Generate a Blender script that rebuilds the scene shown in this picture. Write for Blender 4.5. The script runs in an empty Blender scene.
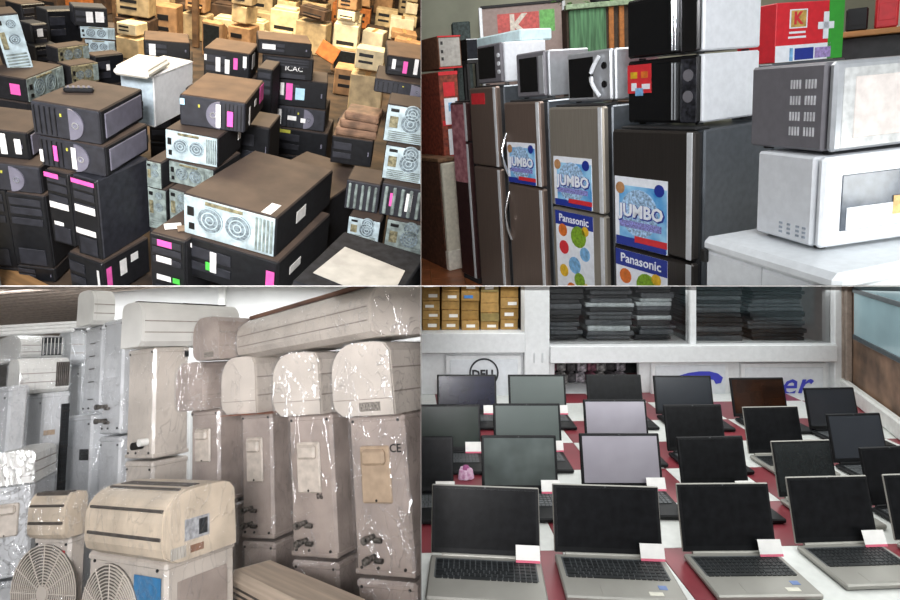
import bpy, bmesh, math, random
from mathutils import Vector, Matrix
random.seed(7)
SC = bpy.context.scene
COL = SC.collection
F, PX, PY = 600.0, 421.0, 220.0            # focal length in pixels, principal point of the shifted lens
CAM = Vector((0, 0, 1.5))
# ---------------------------------------------------------------- camera, world, lights, exposure
cd = bpy.data.cameras.new('camera'); cam = bpy.data.objects.new('camera', cd); COL.objects.link(cam)
cam.location = CAM; cam.rotation_euler = (math.pi/2, 0, 0)
cd.sensor_width = 36.0; cd.lens = 36.0*F/900.0
cd.shift_x = (450-PX)/900.0; cd.shift_y = (PY-300)/900.0
cd.clip_start = 0.05; cd.clip_end = 100
SC.camera = cam
w = bpy.data.worlds.new('world'); SC.world = w; w.use_nodes = True
w.node_tree.nodes['Background'].inputs[0].default_value = (0.95, 0.97, 1.0, 1)
w.node_tree.nodes['Background'].inputs[1].default_value = 0.30
SC.view_settings.view_transform = 'Standard'; SC.view_settings.look = 'None'
SC.view_settings.gamma = 1.0; SC.view_settings.use_curve_mapping = False
SC.view_settings.exposure = 0.0

# ---------------------------------------------------------------- the four bays: each has its own level
def room_rot(tilt, az):
    a = math.atan2((az-PX)/F, 1.0)
    ax = Vector((math.cos(a), -math.sin(a), 0))
    return Matrix.Rotation(math.radians(tilt), 3, ax)
ROOM = {'TL': room_rot(28, 211), 'TR': room_rot(13, 660), 'BL': room_rot(-15, 211), 'BR': room_rot(0, 660), 'W': Matrix.Identity(3)}
SIDE = {'TL': (-1, 1), 'TR': (1, 1), 'BL': (-1, -1), 'BR': (1, -1)}

def rm(room): return Matrix.Translation(CAM) @ ROOM[room].to_4x4()
def ray(room, px, py):
    return ROOM[room].transposed() @ Vector(((px-PX)/F, 1.0, -(py-PY)/F))
def pt(room, px, py, D): return ray(room, px, py)*D
def onz(room, px, py, z):
    d = ray(room, px, py); return d*(z/d.z)
def proj(room, p):
    q = ROOM[room] @ Vector(p); return (PX+F*q.x/q.y, PY-F*q.z/q.y, q.y)
def drop(room, p, py):
    """height below p (room-vertical) at which the projected row equals py"""
    u = ROOM[room] @ Vector((0, 0, 1)); q = ROOM[room] @ Vector(p); k = (PY-py)/F
    return (q.z-k*q.y)/(u.z-k*u.y)

def light(name, room, loc, aim, size, energy, color=(1, 1, 1), sy=None, spread=180):
    l = bpy.data.lights.new(name, 'AREA'); l.energy = energy; l.color = color
    l.shape = 'RECTANGLE'; l.size = size; l.size_y = sy or size; l.spread = math.radians(spread)
    o = bpy.data.objects.new(name, l); COL.objects.link(o)
    M = rm(room); a = M @ Vector(loc); b = M @ Vector(aim)
    o.location = a; o.rotation_euler = (b-a).to_track_quat('-Z', 'Y').to_euler()
    return o
KB = -(286-PY)/F                                         # slope of the board between upper and lower bays
light('front_fill_computers', 'TL', (-.5, -1.0, 1.3), (-1.2, 3.2, -.9), 1.2, 84, (.98, .97, 1.0), .9, 80)  # added area light near the camera for frontal daylight; no doorway stands there
light('sun_fill_computers', 'TL', (-2.3, 6.6, 2.4), (-1.7, 7.4, -1.4), 3.0, 850, (1.0, .82, .56), 1.6)  # unseen area light over the heap, standing in for the sun
light('daylight_shop', 'TR', (1.3, .4, 1.6), (1.7, 3.2, -.3), 2.0, 46, (.94, .98, 1), 1.4)
light('overhead_fill_shop', 'TR', (2.0, 4.6, 2.2), (1.6, 5.0, -1), 2.4, 85, (1, .99, .96), 1.4)  # overhead area light added to lift the shop's far half; no lamp fixture
light('overhead_fill_store', 'W', (-1.7, 3.2, KB*3.2-.03), (-1.7, 3.2+KB, KB*3.2-1.03), 2.6, 9, (1, .98, .96), 2.2)  # unseen area light added under the board; no panel hangs there
light('rear_fill_store', 'W', (-2.0, 4.85, KB*4.85-.03), (-2.0, 4.85+KB, KB*4.85-1.03), 4.0, 60, (.98, .99, 1), .5)  # unseen area light added to brighten the store's back wall and ceiling
light('front_fill_store', 'W', (-.6, -.4, -.4), (-1.4, 3.0, -.75), 1.0, 13.5, (1, .97, .95), .7, 90)  # frontal fill added behind the camera; no doorway is known here
light('overhead_fill_laptops', 'W', (1.6, 3.2, KB*3.2-.03), (1.6, 3.2+KB, KB*3.2-1.03), 2.8, 38, (.97, 1, .99), 2.4)  # broad unseen area light added under the board to light the laptops evenly
light('front_fill_laptops', 'W', (2.1, 1.2, -.12), (1.4, 4.0, -.8), 1.4, 16, (.97, 1, .99), .3)  # flash-like fill added off to the right, not a tube fixture


# ---------------------------------------------------------------- materials
def hx(s):
    s = s.lstrip('#'); v = [int(s[i:i+2], 16)/255 for i in (0, 2, 4)]
    return tuple(x/12.92 if x <= .04045 else ((x+.055)/1.055)**2.4 for x in v)
MATS = {}
def mat(name, col='#808080', rough=.5, metal=0, var=.12, scale=30, bump=0, bscale=200, dust=None, coat=0,
        alpha=None, emit=None, col2=None, stretch=None, spec=None):
    if name in MATS: return MATS[name]
    m = bpy.data.materials.new(name); m.use_nodes = True; MATS[name] = m
    nt = m.node_tree; N = nt.nodes; L = nt.links; b = N['Principled BSDF']
    b.inputs['Roughness'].default_value = rough; b.inputs['Metallic'].default_value = metal
    if coat: b.inputs['Coat Weight'].default_value = coat; b.inputs['Coat Roughness'].default_value = .08
    if spec is not None: b.inputs['Specular IOR Level'].default_value = spec
    tc = N.new('ShaderNodeTexCoord'); src = tc.outputs['Object']
    if stretch:
        mp = N.new('ShaderNodeMapping'); mp.inputs['Scale'].default_value = stretch
        L.new(src, mp.inputs[0]); src = mp.outputs[0]
    nz = N.new('ShaderNodeTexNoise'); nz.inputs['Scale'].default_value = scale; nz.inputs['Detail'].default_value = 3
    L.new(src, nz.inputs['Vector'])
    c = hx(col); c2 = hx(col2) if col2 else tuple(x*(1-2.2*var) for x in c)
    c1 = c if col2 else tuple(min(1, x*(1+var)) for x in c)
    rp = N.new('ShaderNodeValToRGB'); rp.color_ramp.elements[0].position = .32; rp.color_ramp.elements[1].position = .68
    rp.color_ramp.elements[0].color = (*c2, 1); rp.color_ramp.elements[1].color = (*c1, 1)
    L.new(nz.outputs['Fac'], rp.inputs[0]); out = rp.outputs[0]
    if dust:
        sp = N.new('ShaderNodeSeparateXYZ'); L.new(tc.outputs['Normal'], sp.inputs[0])
        n2 = N.new('ShaderNodeTexNoise'); n2.inputs['Scale'].default_value = 9; n2.inputs['Detail'].default_value = 5
        L.new(tc.outputs['Object'], n2.inputs['Vector'])
        mr = N.new('ShaderNodeMapRange'); mr.inputs[1].default_value = .55; mr.inputs[2].default_value = .95
        L.new(sp.outputs['Z'], mr.inputs[0])
        m2 = N.new('ShaderNodeMapRange'); m2.inputs[1].default_value = .25; m2.inputs[2].default_value = .7
        m2.inputs[3].default_value = .55; m2.inputs[4].default_value = 1.0
        L.new(n2.outputs['Fac'], m2.inputs[0])
        mu = N.new('ShaderNodeMath'); mu.operation = 'MULTIPLY'; L.new(mr.outputs[0], mu.inputs[0]); L.new(m2.outputs[0], mu.inputs[1])
        mx = N.new('ShaderNodeMix'); mx.data_type = 'RGBA'
        L.new(mu.outputs[0], mx.inputs['Factor']); L.new(out, mx.inputs['A']); mx.inputs['B'].default_value = (*hx(dust), 1)
        out = mx.outputs['Result']
    L.new(out, b.inputs['Base Color'])
    if bump:
        nb = N.new('ShaderNodeTexNoise'); nb.inputs['Scale'].default_value = bscale; nb.inputs['Detail'].default_value = 4
        L.new(src, nb.inputs['Vector'])
        bp = N.new('ShaderNodeBump'); bp.inputs['Strength'].default_value = bump; bp.inputs['Distance'].default_value = .01
        L.new(nb.outputs['Fac'], bp.inputs['Height']); L.new(bp.outputs[0], b.inputs['Normal'])
        if coat: L.new(bp.outputs[0], b.inputs['Coat Normal'])
    if alpha is not None: b.inputs['Alpha'].default_value = alpha
    if emit:
        b.inputs['Emission Color'].default_value = (*hx(emit[0]), 1); b.inputs['Emission Strength'].default_value = emit[1]
    return m
def wrap_mat(name, strength=.5, scale=26, amount=.30, stretch=None):
    """crinkled clear stretch film: mostly clear, with sharp wrinkled glints"""
    if name in MATS: return MATS[name]
    m = bpy.data.materials.new(name); m.use_nodes = True; MATS[name] = m
    nt = m.node_tree; N = nt.nodes; L = nt.links; N.remove(N['Principled BSDF'])
    o = N['Material Output']; tc = N.new('ShaderNodeTexCoord')
    mp = N.new('ShaderNodeMapping'); mp.inputs['Scale'].default_value = stretch or (1, 1, 1); L.new(tc.outputs['Object'], mp.inputs[0])
    nz = N.new('ShaderNodeTexNoise'); nz.inputs['Scale'].default_value = scale; nz.inputs['Detail'].default_value = 3
    nz.inputs['Distortion'].default_value = 1.6; L.new(mp.outputs[0], nz.inputs['Vector'])
    n2 = N.new('ShaderNodeTexNoise'); n2.inputs['Scale'].default_value = scale*.45; n2.inputs['Detail'].default_value = 2
    n2.inputs['Distortion'].default_value = 2.2; L.new(mp.outputs[0], n2.inputs['Vector'])
    def crease(o, wd):                                   # thin ridge lines where the noise crosses its middle
        sb = N.new('ShaderNodeMath'); sb.operation = 'SUBTRACT'; sb.inputs[1].default_value = .5; L.new(o, sb.inputs[0])
        ab = N.new('ShaderNodeMath'); ab.operation = 'ABSOLUTE'; L.new(sb.outputs[0], ab.inputs[0])
        r = N.new('ShaderNodeMapRange'); r.inputs[1].default_value = 0; r.inputs[2].default_value = wd; r.inputs[3].default_value = 1; r.inputs[4].default_value = 0
        L.new(ab.outputs[0], r.inputs[0]); return r.outputs[0]
    c1, c2 = crease(nz.outputs['Fac'], .022), crease(n2.outputs['Fac'], .014)
    cm = N.new('ShaderNodeMath'); cm.operation = 'MAXIMUM'; L.new(c1, cm.inputs[0]); L.new(c2, cm.inputs[1])
    ad = N.new('ShaderNodeMath'); ad.operation = 'MULTIPLY_ADD'; ad.inputs[1].default_value = .6; L.new(cm.outputs[0], ad.inputs[0]); L.new(n2.outputs['Fac'], ad.inputs[2])
    bp = N.new('ShaderNodeBump'); bp.inputs['Strength'].default_value = strength; bp.inputs['Distance'].default_value = .02
    L.new(ad.outputs[0], bp.inputs['Height'])
    g = N.new('ShaderNodeBsdfGlossy'); g.inputs['Roughness'].default_value = .2; g.inputs['Color'].default_value = (.95, .97, 1, 1)
    L.new(bp.outputs[0], g.inputs['Normal'])
    df = N.new('ShaderNodeBsdfDiffuse'); df.inputs['Color'].default_value = (.85, .87, .9, 1)
    mg = N.new('ShaderNodeMixShader'); mg.inputs[0].default_value = .06; L.new(g.outputs[0], mg.inputs[1]); L.new(df.outputs[0], mg.inputs[2])
    t = N.new('ShaderNodeBsdfTransparent'); mx = N.new('ShaderNodeMixShader')
    mr = N.new('ShaderNodeMapRange'); mr.inputs[1].default_value = 0; mr.inputs[2].default_value = 1
    mr.inputs[3].default_value = amount*.5; mr.inputs[4].default_value = min(1, amount*1.5)
    L.new(cm.outputs[0], mr.inputs[0]); L.new(mr.outputs[0], mx.inputs[0])
    L.new(t.outputs[0], mx.inputs[1]); L.new(mg.outputs[0], mx.inputs[2]); L.new(mx.outputs[0], o.inputs[0])
    return m

# ---------------------------------------------------------------- mesh collector
class MB:
    def __init__(s): s.v = []; s.f = []; s.sm = []
    def add(s, vs, fs, T=None, smooth=False):
        n = len(s.v)
        s.v += [tuple(T @ Vector(v)) if T else tuple(v) for v in vs]
        s.f += [tuple(i+n for i in f) for f in fs]; s.sm += [smooth]*len(fs)
        return s
    def box(s, c, d, b=0, T=None):
        x, y, z = d[0]/2, d[1]/2, d[2]/2
        if b <= 0:
            vs = [(c[0]+i*x, c[1]+j*y, c[2]+k*z) for i in (-1, 1) for j in (-1, 1) for k in (-1, 1)]
            fs = [(0, 1, 3, 2), (4, 6, 7, 5), (0, 4, 5, 1), (2, 3, 7, 6), (0, 2, 6, 4), (1, 5, 7, 3)]
            return s.add(vs, fs, T)
        b = min(b, x*.95, y*.95, z*.95); vs = []; idx = {}
        for i in (-1, 1):
            for j in (-1, 1):
                for k in (-1, 1):
                    for a in range(3):
                        e = [x-b, y-b, z-b]; e[a] += b
                        idx[(i, j, k, a)] = len(vs); vs.append((c[0]+i*e[0], c[1]+j*e[1], c[2]+k*e[2]))
        fs = []
        for a in range(3):
            for sg in (-1, 1):
                q = []
                for (p, r) in ((-1, -1), (1, -1), (1, 1), (-1, 1)):
                    key = [0, 0, 0]; key[a] = sg; key[(a+1) % 3] = p; key[(a+2) % 3] = r
                    q.append(idx[(*key, a)])
                fs.append(tuple(q if sg > 0 else q[::-1]))
        for a in range(3):
            b1, b2 = (a+1) % 3, (a+2) % 3
            for p in (-1, 1):
                for r in (-1, 1):
                    k0 = [0, 0, 0]; k0[a] = -1; k0[b1] = p; k0[b2] = r; k1 = list(k0); k1[a] = 1
                    q = (idx[(*k0, b1)], idx[(*k1, b1)], idx[(*k1, b2)], idx[(*k0, b2)])
                    fs.append(q if p*r < 0 else q[::-1])
        for i in (-1, 1):
            for j in (-1, 1):
                for k in (-1, 1):
                    q = tuple(idx[(i, j, k, a)] for a in range(3)); fs.append(q if i*j*k > 0 else q[::-1])
        return s.add(vs, fs, T)
    def cyl(s, c, r, h, ax='Z', n=16, r2=None, T=None, smooth=True):
        r2 = r if r2 is None else r2; vs = []
        for k, rr in ((-.5, r), (.5, r2)):
            for i in range(n):
                a = 2*math.pi*i/n; p = (rr*math.cos(a), rr*math.sin(a), k*h)
                p = {'Z': p, 'X': (p[2], p[0], p[1]), 'Y': (p[1], p[2], p[0])}[ax]
                vs.append((c[0]+p[0], c[1]+p[1], c[2]+p[2]))
        s.add(vs, [(i, (i+1) % n, n+(i+1) % n, n+i) for i in range(n)], T, smooth)
        return s.add(vs, [tuple(range(n))[::-1], tuple(range(n, 2*n))], T)
    def ring(s, c, r, t, h, ax='Y', n=20, T=None):
        vs = []
        for (rr, k) in ((r, -.5), (r, .5), (r-t, .5), (r-t, -.5)):
            for i in range(n):
                a = 2*math.pi*i/n; p = (rr*math.cos(a), rr*math.sin(a), k*h)
                p = {'Z': p, 'X': (p[2], p[0], p[1]), 'Y': (p[1], p[2], p[0])}[ax]
                vs.append((c[0]+p[0], c[1]+p[1], c[2]+p[2]))
        fs = [(j*n+i, j*n+(i+1) % n, ((j+1) % 4)*n+(i+1) % n, ((j+1) % 4)*n+i) for j in range(4) for i in range(n)]
        return s.add(vs, fs, T)
    def ext(s, prof, x0, x1, ax='X', T=None, smooth=False, caps=True):
        """polygon profile swept along an axis; profile (a,b): X->(y,z)  Y->(x,z)  Z->(x,y)"""
        n = len(prof); vs = []
        for x in (x0, x1):
            for a, b in prof:
                vs.append({'X': (x, a, b), 'Y': (a, x, b), 'Z': (a, b, x)}[ax])
        s.add(vs, [(i, (i+1) % n, n+(i+1) % n, n+i) for i in range(n)], T, smooth)
        if caps: s.add(vs, [tuple(range(n))[::-1], tuple(range(n, 2*n))], T)
        return s
    def tube(s, pts, r, n=8, T=None):
        pts = [Vector(p) for p in pts]; vs = []
        for i, p in enumerate(pts):
            d = (pts[min(i+1, len(pts)-1)]-pts[max(i-1, 0)]).normalized()
            u = d.cross(Vector((0, 0, 1)));  u = u if u.length > .05 else d.cross(Vector((1, 0, 0)))
            u.normalize(); v = d.cross(u)
            for k in range(n):
                a = 2*math.pi*k/n; vs.append(p+u*(r*math.cos(a))+v*(r*math.sin(a)))
        fs = [(i*n+k, i*n+(k+1) % n, (i+1)*n+(k+1) % n, (i+1)*n+k) for i in range(len(pts)-1) for k in range(n)]
        s.add(vs, fs, T, True)
        return s.add(vs, [tuple(range(n))[::-1], tuple(range((len(pts)-1)*n, len(pts)*n))], T)
    def mesh(s, name):
        me = bpy.data.meshes.new(name); me.from_pydata(s.v, [], s.f)
        bm = bmesh.new(); bm.from_mesh(me); bmesh.ops.recalc_face_normals(bm, faces=bm.faces); bm.to_mesh(me); bm.free()
        me.polygons.foreach_set('use_smooth', s.sm); return me
    def build(s, name, m, parent=None, room=None, M=None):
        me = s.mesh(name); me.materials.append(m)
        return link(name, me, parent, room, M)
ALL = []
def link(name, me, parent=None, room=None, M=None):
    o = bpy.data.objects.new(name, me); COL.objects.link(o)
    if parent is not None:
        o.parent = parent; o['bay'] = parent['bay']
        if M is not None: o.matrix_local = M
    else:
        o['bay'] = room; o.matrix_world = rm(room) @ (M or Matrix())
    ALL.append(o); return o
def tag(o, label, cat, group=None):
    o['label'] = label; o['category'] = cat
    if group: o['group'] = group
    return o
def thing(room, name, label, cat, loc, yaw=0, group=None, M=None):
    o = bpy.data.objects.new(name, None); COL.objects.link(o); o.empty_display_size = .05
    o['bay'] = room; o.matrix_world = rm(room) @ (M if M is not None else Matrix.Translation(loc) @ Matrix.Rotation(yaw, 4, 'Z'))
    return tag(o, label, cat, group)
def struct(o): o['kind'] = 'structure'; return o
def one(mb, name, m, room, label, cat, M=None, group=None):
    return tag(mb.build(name, m, None, room, M), label, cat, group)
def place(loc, yaw=0, pitch=0, roll=0):
    return Matrix.Translation(loc) @ Matrix.Rotation(yaw, 4, 'Z') @ Matrix.Rotation(pitch, 4, 'X') @ Matrix.Rotation(roll, 4, 'Y')
def copy_tree(o, M):
    c = o.copy(); COL.objects.link(c); c.matrix_world = M; ALL.append(c)
    def rec(a, b):
        for ch in a.children:
            d = ch.copy(); COL.objects.link(d); d.parent = b; d.matrix_local = ch.matrix_local.copy(); ALL.append(d); rec(ch, d)
    rec(o, c); return c
TXT = {}
def text_part(s, size, m, name, parent, M, ext=.0008, align='CENTER', shear=0, bold=0, sx=1.0):
    """flat lettering as mesh; text plane XY, facing +Z of M"""
    key = (s, size, ext, align, shear, bold)
    if key not in TXT:
        cu = bpy.data.curves.new('lettering', 'FONT'); cu.body = s; cu.size = size; cu.extrude = ext
        cu.align_x = align; cu.align_y = 'CENTER'; cu.shear = shear; cu.offset = bold; cu.resolution_u = 2
        ob = bpy.data.objects.new('lettering', cu); COL.objects.link(ob)
        dg = bpy.context.evaluated_depsgraph_get(); TXT[key] = bpy.data.meshes.new_from_object(ob.evaluated_get(dg))
        bpy.data.objects.remove(ob); bpy.data.curves.remove(cu)
    me = TXT[key].copy(); me.materials.clear(); me.materials.append(m)
    return link(name, me, parent, None, M @ Matrix.Diagonal((sx, 1, 1, 1)))

# ---------------------------------------------------------------- a box seen corner-on: A near top corner, B left top, C right top
class Fit: pass
def along(room, a, dr, px):
    """distance along dr from a at which the projected column equals px"""
    q = ROOM[room] @ a; u = ROOM[room] @ dr; k = (px-PX)/F
    return (q.x-k*q.y)/(k*u.y-u.x)
def fit(room, A, B, C, yb, D=None, z=None, front='L', h=None, w=None, d=None, yaw=None):
    f = Fit(); f.room = room; f.front = front
    a = pt(room, A[0], A[1], D) if z is None else onz(room, A[0], A[1], z)
    zt = a.z
    if yaw is not None:
        e = Vector((math.cos(math.radians(yaw)), math.sin(math.radians(yaw)), 0)); n = Vector((-e.y, e.x, 0))
        b = a-e*along(room, a, -e, B[0]) if B else None; c = a+n*along(room, a, n, C[0]) if C else None
    else:
        b = onz(room, B[0], B[1], zt) if B else None; c = onz(room, C[0], C[1], zt) if C else None
    f.h = h if h else drop(room, a, yb)
    L_ = (b-a) if b else None; R_ = (c-a) if c else None
    aL = math.atan2(-L_.y, -L_.x) if L_ else None          # yaw that the left face asks for
    aR = math.atan2(-R_.x, R_.y) if R_ else None
    if aL is None: yl = aR
    elif aR is None: yl = aL
    else: yl = aL+.5*((aR-aL+math.pi) % (2*math.pi)-math.pi)
    XL = Vector((math.cos(yl), math.sin(yl), 0)); YL = Vector((-XL.y, XL.x, 0))   # XL along the left face towards A, YL along the right face away
    lw = -L_.dot(XL) if L_ else None; rw = R_.dot(YL) if R_ else None
    if front == 'L': X, wl, dl = XL, lw, rw
    else: X, wl, dl = YL, rw, lw
    Y = Vector((-X.y, X.x, 0))
    f.w = w or wl; f.d = d or dl; f.X = X; f.Y = Y; f.yaw = math.atan2(X.y, X.x)
    o = a-X*f.w if front == 'L' else a                  # front-left top corner
    f.loc = o+X*(f.w/2)+Y*(f.d/2)-Vector((0, 0, f.h)); f.zt = zt; f.zb = zt-f.h
    f.a = a; f.D = proj(room, a)[2]
    return f
def face(f, side, u, v, du, dv, t=.002, off=0):
    """centre and size of a thin block lying on a face, u to the right, v up, in fractions"""
    w_, d_, h_ = f.w, f.d, f.h
    if side == 'F': return (-w_/2+u*w_, -d_/2-t/2-off, v*h_), (du*w_, t, dv*h_)
    if side == 'R': return (w_/2+t/2+off, -d_/2+u*d_, v*h_), (t, du*d_, dv*h_)
    if side == 'L': return (-w_/2-t/2-off, d_/2-u*d_, v*h_), (t, du*d_, dv*h_)
    if side == 'T': return (-w_/2+u*w_, -d_/2+v*d_, h_+t/2+off), (du*w_, dv*d_, t)
def face_M(f, side, u, v, off=.0015):
    """matrix for lettering on a face"""
    c, _ = face(f, side, u, v, 0, 0, 0, off)
    R = {'F': Matrix(((1, 0, 0), (0, 0, -1), (0, 1, 0))), 'R': Matrix(((0, 0, 1), (1, 0, 0), (0, 1, 0))),
         'L': Matrix(((0, 0, -1), (-1, 0, 0), (0, 1, 0))), 'T': Matrix(((1, 0, 0), (0, 1, 0), (0, 0, 1)))}[side]
    return Matrix.Translation(c) @ R.to_4x4()
AX = {'F': 'Y', 'R': 'X', 'L': 'X', 'T': 'Z'}

# ================================================================ BAY 1 (upper left): yard of second-hand computers
M_BLK = mat('pc_black_dusty', '#17171a', .75, var=.2, scale=40, dust='#54463c', bump=.05, spec=.3)
M_TAN = mat('pc_black_tandust', '#17171a', .75, var=.2, scale=40, dust='#775c45', bump=.05, spec=.3)
M_DRK = mat('pc_black_clean', '#141518', .4, var=.2, scale=40)
M_GRY = mat('pc_grey_plastic', '#6a6874', .5, var=.1, scale=20)
M_CHA = mat('pc_charcoal', '#28292f', .5, var=.15, scale=30)
M_SIL = mat('pc_silver_steel', '#b7c8cd', .42, .15, var=.16, scale=25)
M_SILD = mat('pc_dull_steel', '#87938f', .5, .15, var=.25, scale=30)
M_OLV = mat('pc_olive_steel', '#8a8468', .5, .3, var=.3, scale=60)
M_FAN = mat('fan_dark', '#76848a', .6, var=.3, scale=80)
M_HOLE = mat('socket_black', '#0b0b0c', .5)
M_PINK = mat('tag_pink', '#e05aa8', .8, var=.06)
M_WHT = mat('tag_white', '#e6e4e0', .8, var=.06)
M_LBL = mat('tag_blue', '#a9cfe0', .8, var=.06)
M_GRN = mat('tag_green', '#4fc84a', .7, var=.06)
M_YEL = mat('tag_yellow', '#b9b545', .7, var=.06)
TAGM = {'p': M_PINK, 'w': M_WHT, 'b': M_LBL, 'g': M_GRN, 'y': M_YEL}

def pc_rear(f, p, side, msil):
    """steel back plate with fan grilles, socket, port block and slot covers"""
    c, d = face(f, side, .5, .5, .97, .94, .004); pl = MB().box(c, d, .001).build('rear_panel', msil, p)
    wide = f.w if side == 'F' else f.d
    r = min(f.h*.36, wide*.14)
    def disc(u, v, rr, nm):
        c, _ = face(f, side, u, v, 0, 0, .003, .0045)
        MB().cyl(c, rr, .003, AX[side], 18).build(nm, M_FAN, pl)
        g = MB()
        for q in (1.0, .66, .33): 
            c2, _ = face(f, side, u, v, 0, 0, .002, .008); g.ring(c2, rr*q, rr*.07, .002, AX[side], 18)
        g.build('fan_guard', msil, pl)
    def blk(u, v, du, dv, nm, m, t=.004):
        c, d = face(f, side, u, v, du, dv, t, .0045); MB().box(c, d, .0008).build(nm, m, pl)
    if f.h < wide*.75:                                   # lying flat
        disc(.30, .50, r, 'fan_grille'); disc(.60, .5, r, 'fan_grille')
        blk(.09, .62, .07, .22, 'power_socket', M_HOLE); blk(.45, .9, .4, .08, 'port_block', M_OLV)
        for i in range(5): blk(.80+i*.04, .5, .022, .8, 'slot_cover', M_SILD)
        blk(.1, .25, .06, .16, 'switch', M_HOLE)
    else:
        disc(.62, .83, f.w*.2 if side == 'F' else f.d*.2, 'fan_grille'); disc(.6, .56, (f.w if side == 'F' else f.d)*.24, 'fan_grille')
        blk(.2, .86, .2, .08, 'power_socket', M_HOLE); blk(.2, .55, .2, .3, 'port_block', M_OLV)
        for i in range(5): blk(.5, .08+i*.055, .8, .028, 'slot_cover', M_SILD)
def pc_oval(f, p, side, flip):
    c, d = face(f, side, .5, .5, .99, .97, .012); bz = MB().box(c, d, .006).build('bezel', M_CHA, p)
    # half-round speaker panel
    n = 14; u0 = .60 if not flip else .58; sg = 1 if not flip else -1
    W = f.w; H = f.h; prof = []
    for i in range(n+1):
        a = -math.pi/2+math.pi*i/n
        prof.append((-W/2+u0*W+sg*(.02*W+W*.21*math.cos(a))-sg*W*.06, H*.5+H*.45*math.sin(a)))
    MB().ext(prof, -f.d/2-.0195, -f.d/2-.0125, 'Y').build('speaker_panel', M_GRY, p)
    c, _ = face(f, side, u0+sg*.06, .5, 0, 0, .004, .020); MB().ring(c, H*.1, H*.03, .004, 'Y', 16).build('badge', mat('badge_chrome', '#c8ccd2', .25, .8), p)
    rb = MB()
    for i in range(5):
        c, d = face(f, side, (.06+i*.075) if not flip else (.94-i*.06), .5, .012, .8, .005, .0125); rb.box(c, d)
    rb.build('ridges', M_DRK, p)
    c, d = face(f, side, .44 if not flip else .3, .72, .025, .09, .003, .0125); MB().box(c, d).build('power_light', M_YEL, p)
def pc_plain(f, p, side):
    c, d = face(f, side, .5, .5, .985, .95, .008); MB().box(c, d, .004).build('bezel', M_DRK, p)
    for (u, v, du, dv) in ((.27, .68, .44, .26), (.27, .34, .44, .2)):
        c, d = face(f, side, u, v, du, dv, .004, .0085); MB().box(c, d, .0015).build('drive_bay', M_CHA, p)
    c, d = face(f, side, .9, .5, .03, .16, .004, .0085); MB().box(c, d, .001).build('power_button', M_GRY, p)
def pc_tower(f, p, side):
    c, d = face(f, side, .5, .5, .97, .985, .01); MB().box(c, d, .004).build('bezel', M_DRK, p)
    for v in (.9, .78, .64):
        c, d = face(f, side, .5, v, .8, .09, .004, .0105); MB().box(c, d, .0015).build('drive_bay', M_CHA, p)
    c, d = face(f, side, .5, .15, .7, .22, .004, .0105); MB().box(c, d, .0015).build('vent', M_CHA, p)
def pc_bars(f, p, side):
    c, d = face(f, side, .5, .5, .98, .95, .006); MB().box(c, d, .003).build('bezel', M_CHA, p)
    for i in range(5):
        c, d = face(f, side, .12+i*.19, .5, .08, .84, .012, .006); MB().box(c, d, .004).build('grille_bar', M_SILD, p)
PCS = []
def pc(f, label, kind='plain', tags=(), body=None, side=None, flip=False, cat='computer', name='desktop_computer', roll=0, group=None, silver=None):
    p = thing(f.room, name, label, cat, f.loc, f.yaw, group)
    if roll: p.matrix_world = p.matrix_world @ Matrix.Rotation(math.radians(roll), 4, 'Y')
    MB().box((0, 0, f.h/2), (f.w, f.d, f.h), min(.006, f.h*.1)).build('case', body or M_BLK, p)
    if kind == 'rear': pc_rear(f, p, 'F', silver or M_SIL)
    if kind == 'oval': pc_oval(f, p, 'F', flip)
    if kind == 'plain': pc_plain(f, p, 'F')
    if kind == 'tower': pc_tower(f, p, 'F')
    if kind == 'bars': pc_bars(f, p, 'F')
    if side == 'panel':
        S = 'R' if f.front == 'L' else 'L'
        c, d = face(f, S, .5, .5, .86, .74, .006); MB().box(c, d, .003).build('side_panel', M_GRY, p)
        c, d = face(f, S, .95, .5, .03, .3, .008); MB().box(c, d, .002).build('latch', M_DRK, p)
    for (S, u, v, du, dv, col) in tags:
        c, d = face(f, S, u, v, du, dv, .0015, .024 if (S == 'F' and kind == 'oval') else .0135 if S == 'F' else .007 if side == 'panel' else .0005)
        MB().box(c, d).build('paper_tag', TAGM[col], p)
    PCS.append(f); f.obj = p; return f
R1 = 'TL'
def T(A, B, C, yb, D=None, under=None, level=None, front='L', **k):
    z = under.zb-.001 if under else level.zt if level else None
    return fit(R1, A, B, C, yb, D, z, front, **k)

# --- front left stack
s1a = pc(T((100, 111), (27, 101), (149, 90), 145, 2.5), 'brown-dusted black desktop with grey half-round speaker panel, top of front left stack', 'oval', side='panel')
s1b = pc(T((105, 147), (31, 138), (160, 126), 177, under=s1a), 'black desktop with grey side panel directly under the dusty topmost one at front left', 'oval', side='panel',
         tags=[('F', .28, .55, .06, .5, 'p'), ('F', .56, .5, .07, .7, 'w'), ('F', .06, .4, .05, .4, 'w')])
s1c = pc(T((97, 181), (71, 174), (150, 158), 260, under=s1b), 'black tower computer with bare dark side, right one of two under front left stack', 'tower',
         tags=[('F', .5, .95, .9, .05, 'p'), ('F', .5, .62, .8, .09, 'w'), ('F', .45, .33, .8, .07, 'w')], body=M_CHA, name='tower_computer')
s1e = pc(T((69.5, 174), (45, 168), (122, 152), 247, under=s1b), 'black tower computer with small white labels, left one of two under front left stack', 'tower',
         tags=[('F', .3, .94, .6, .06, 'p'), ('F', .5, .55, .8, .08, 'w'), ('F', .4, .3, .4, .05, 'w')], name='tower_computer')
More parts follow.
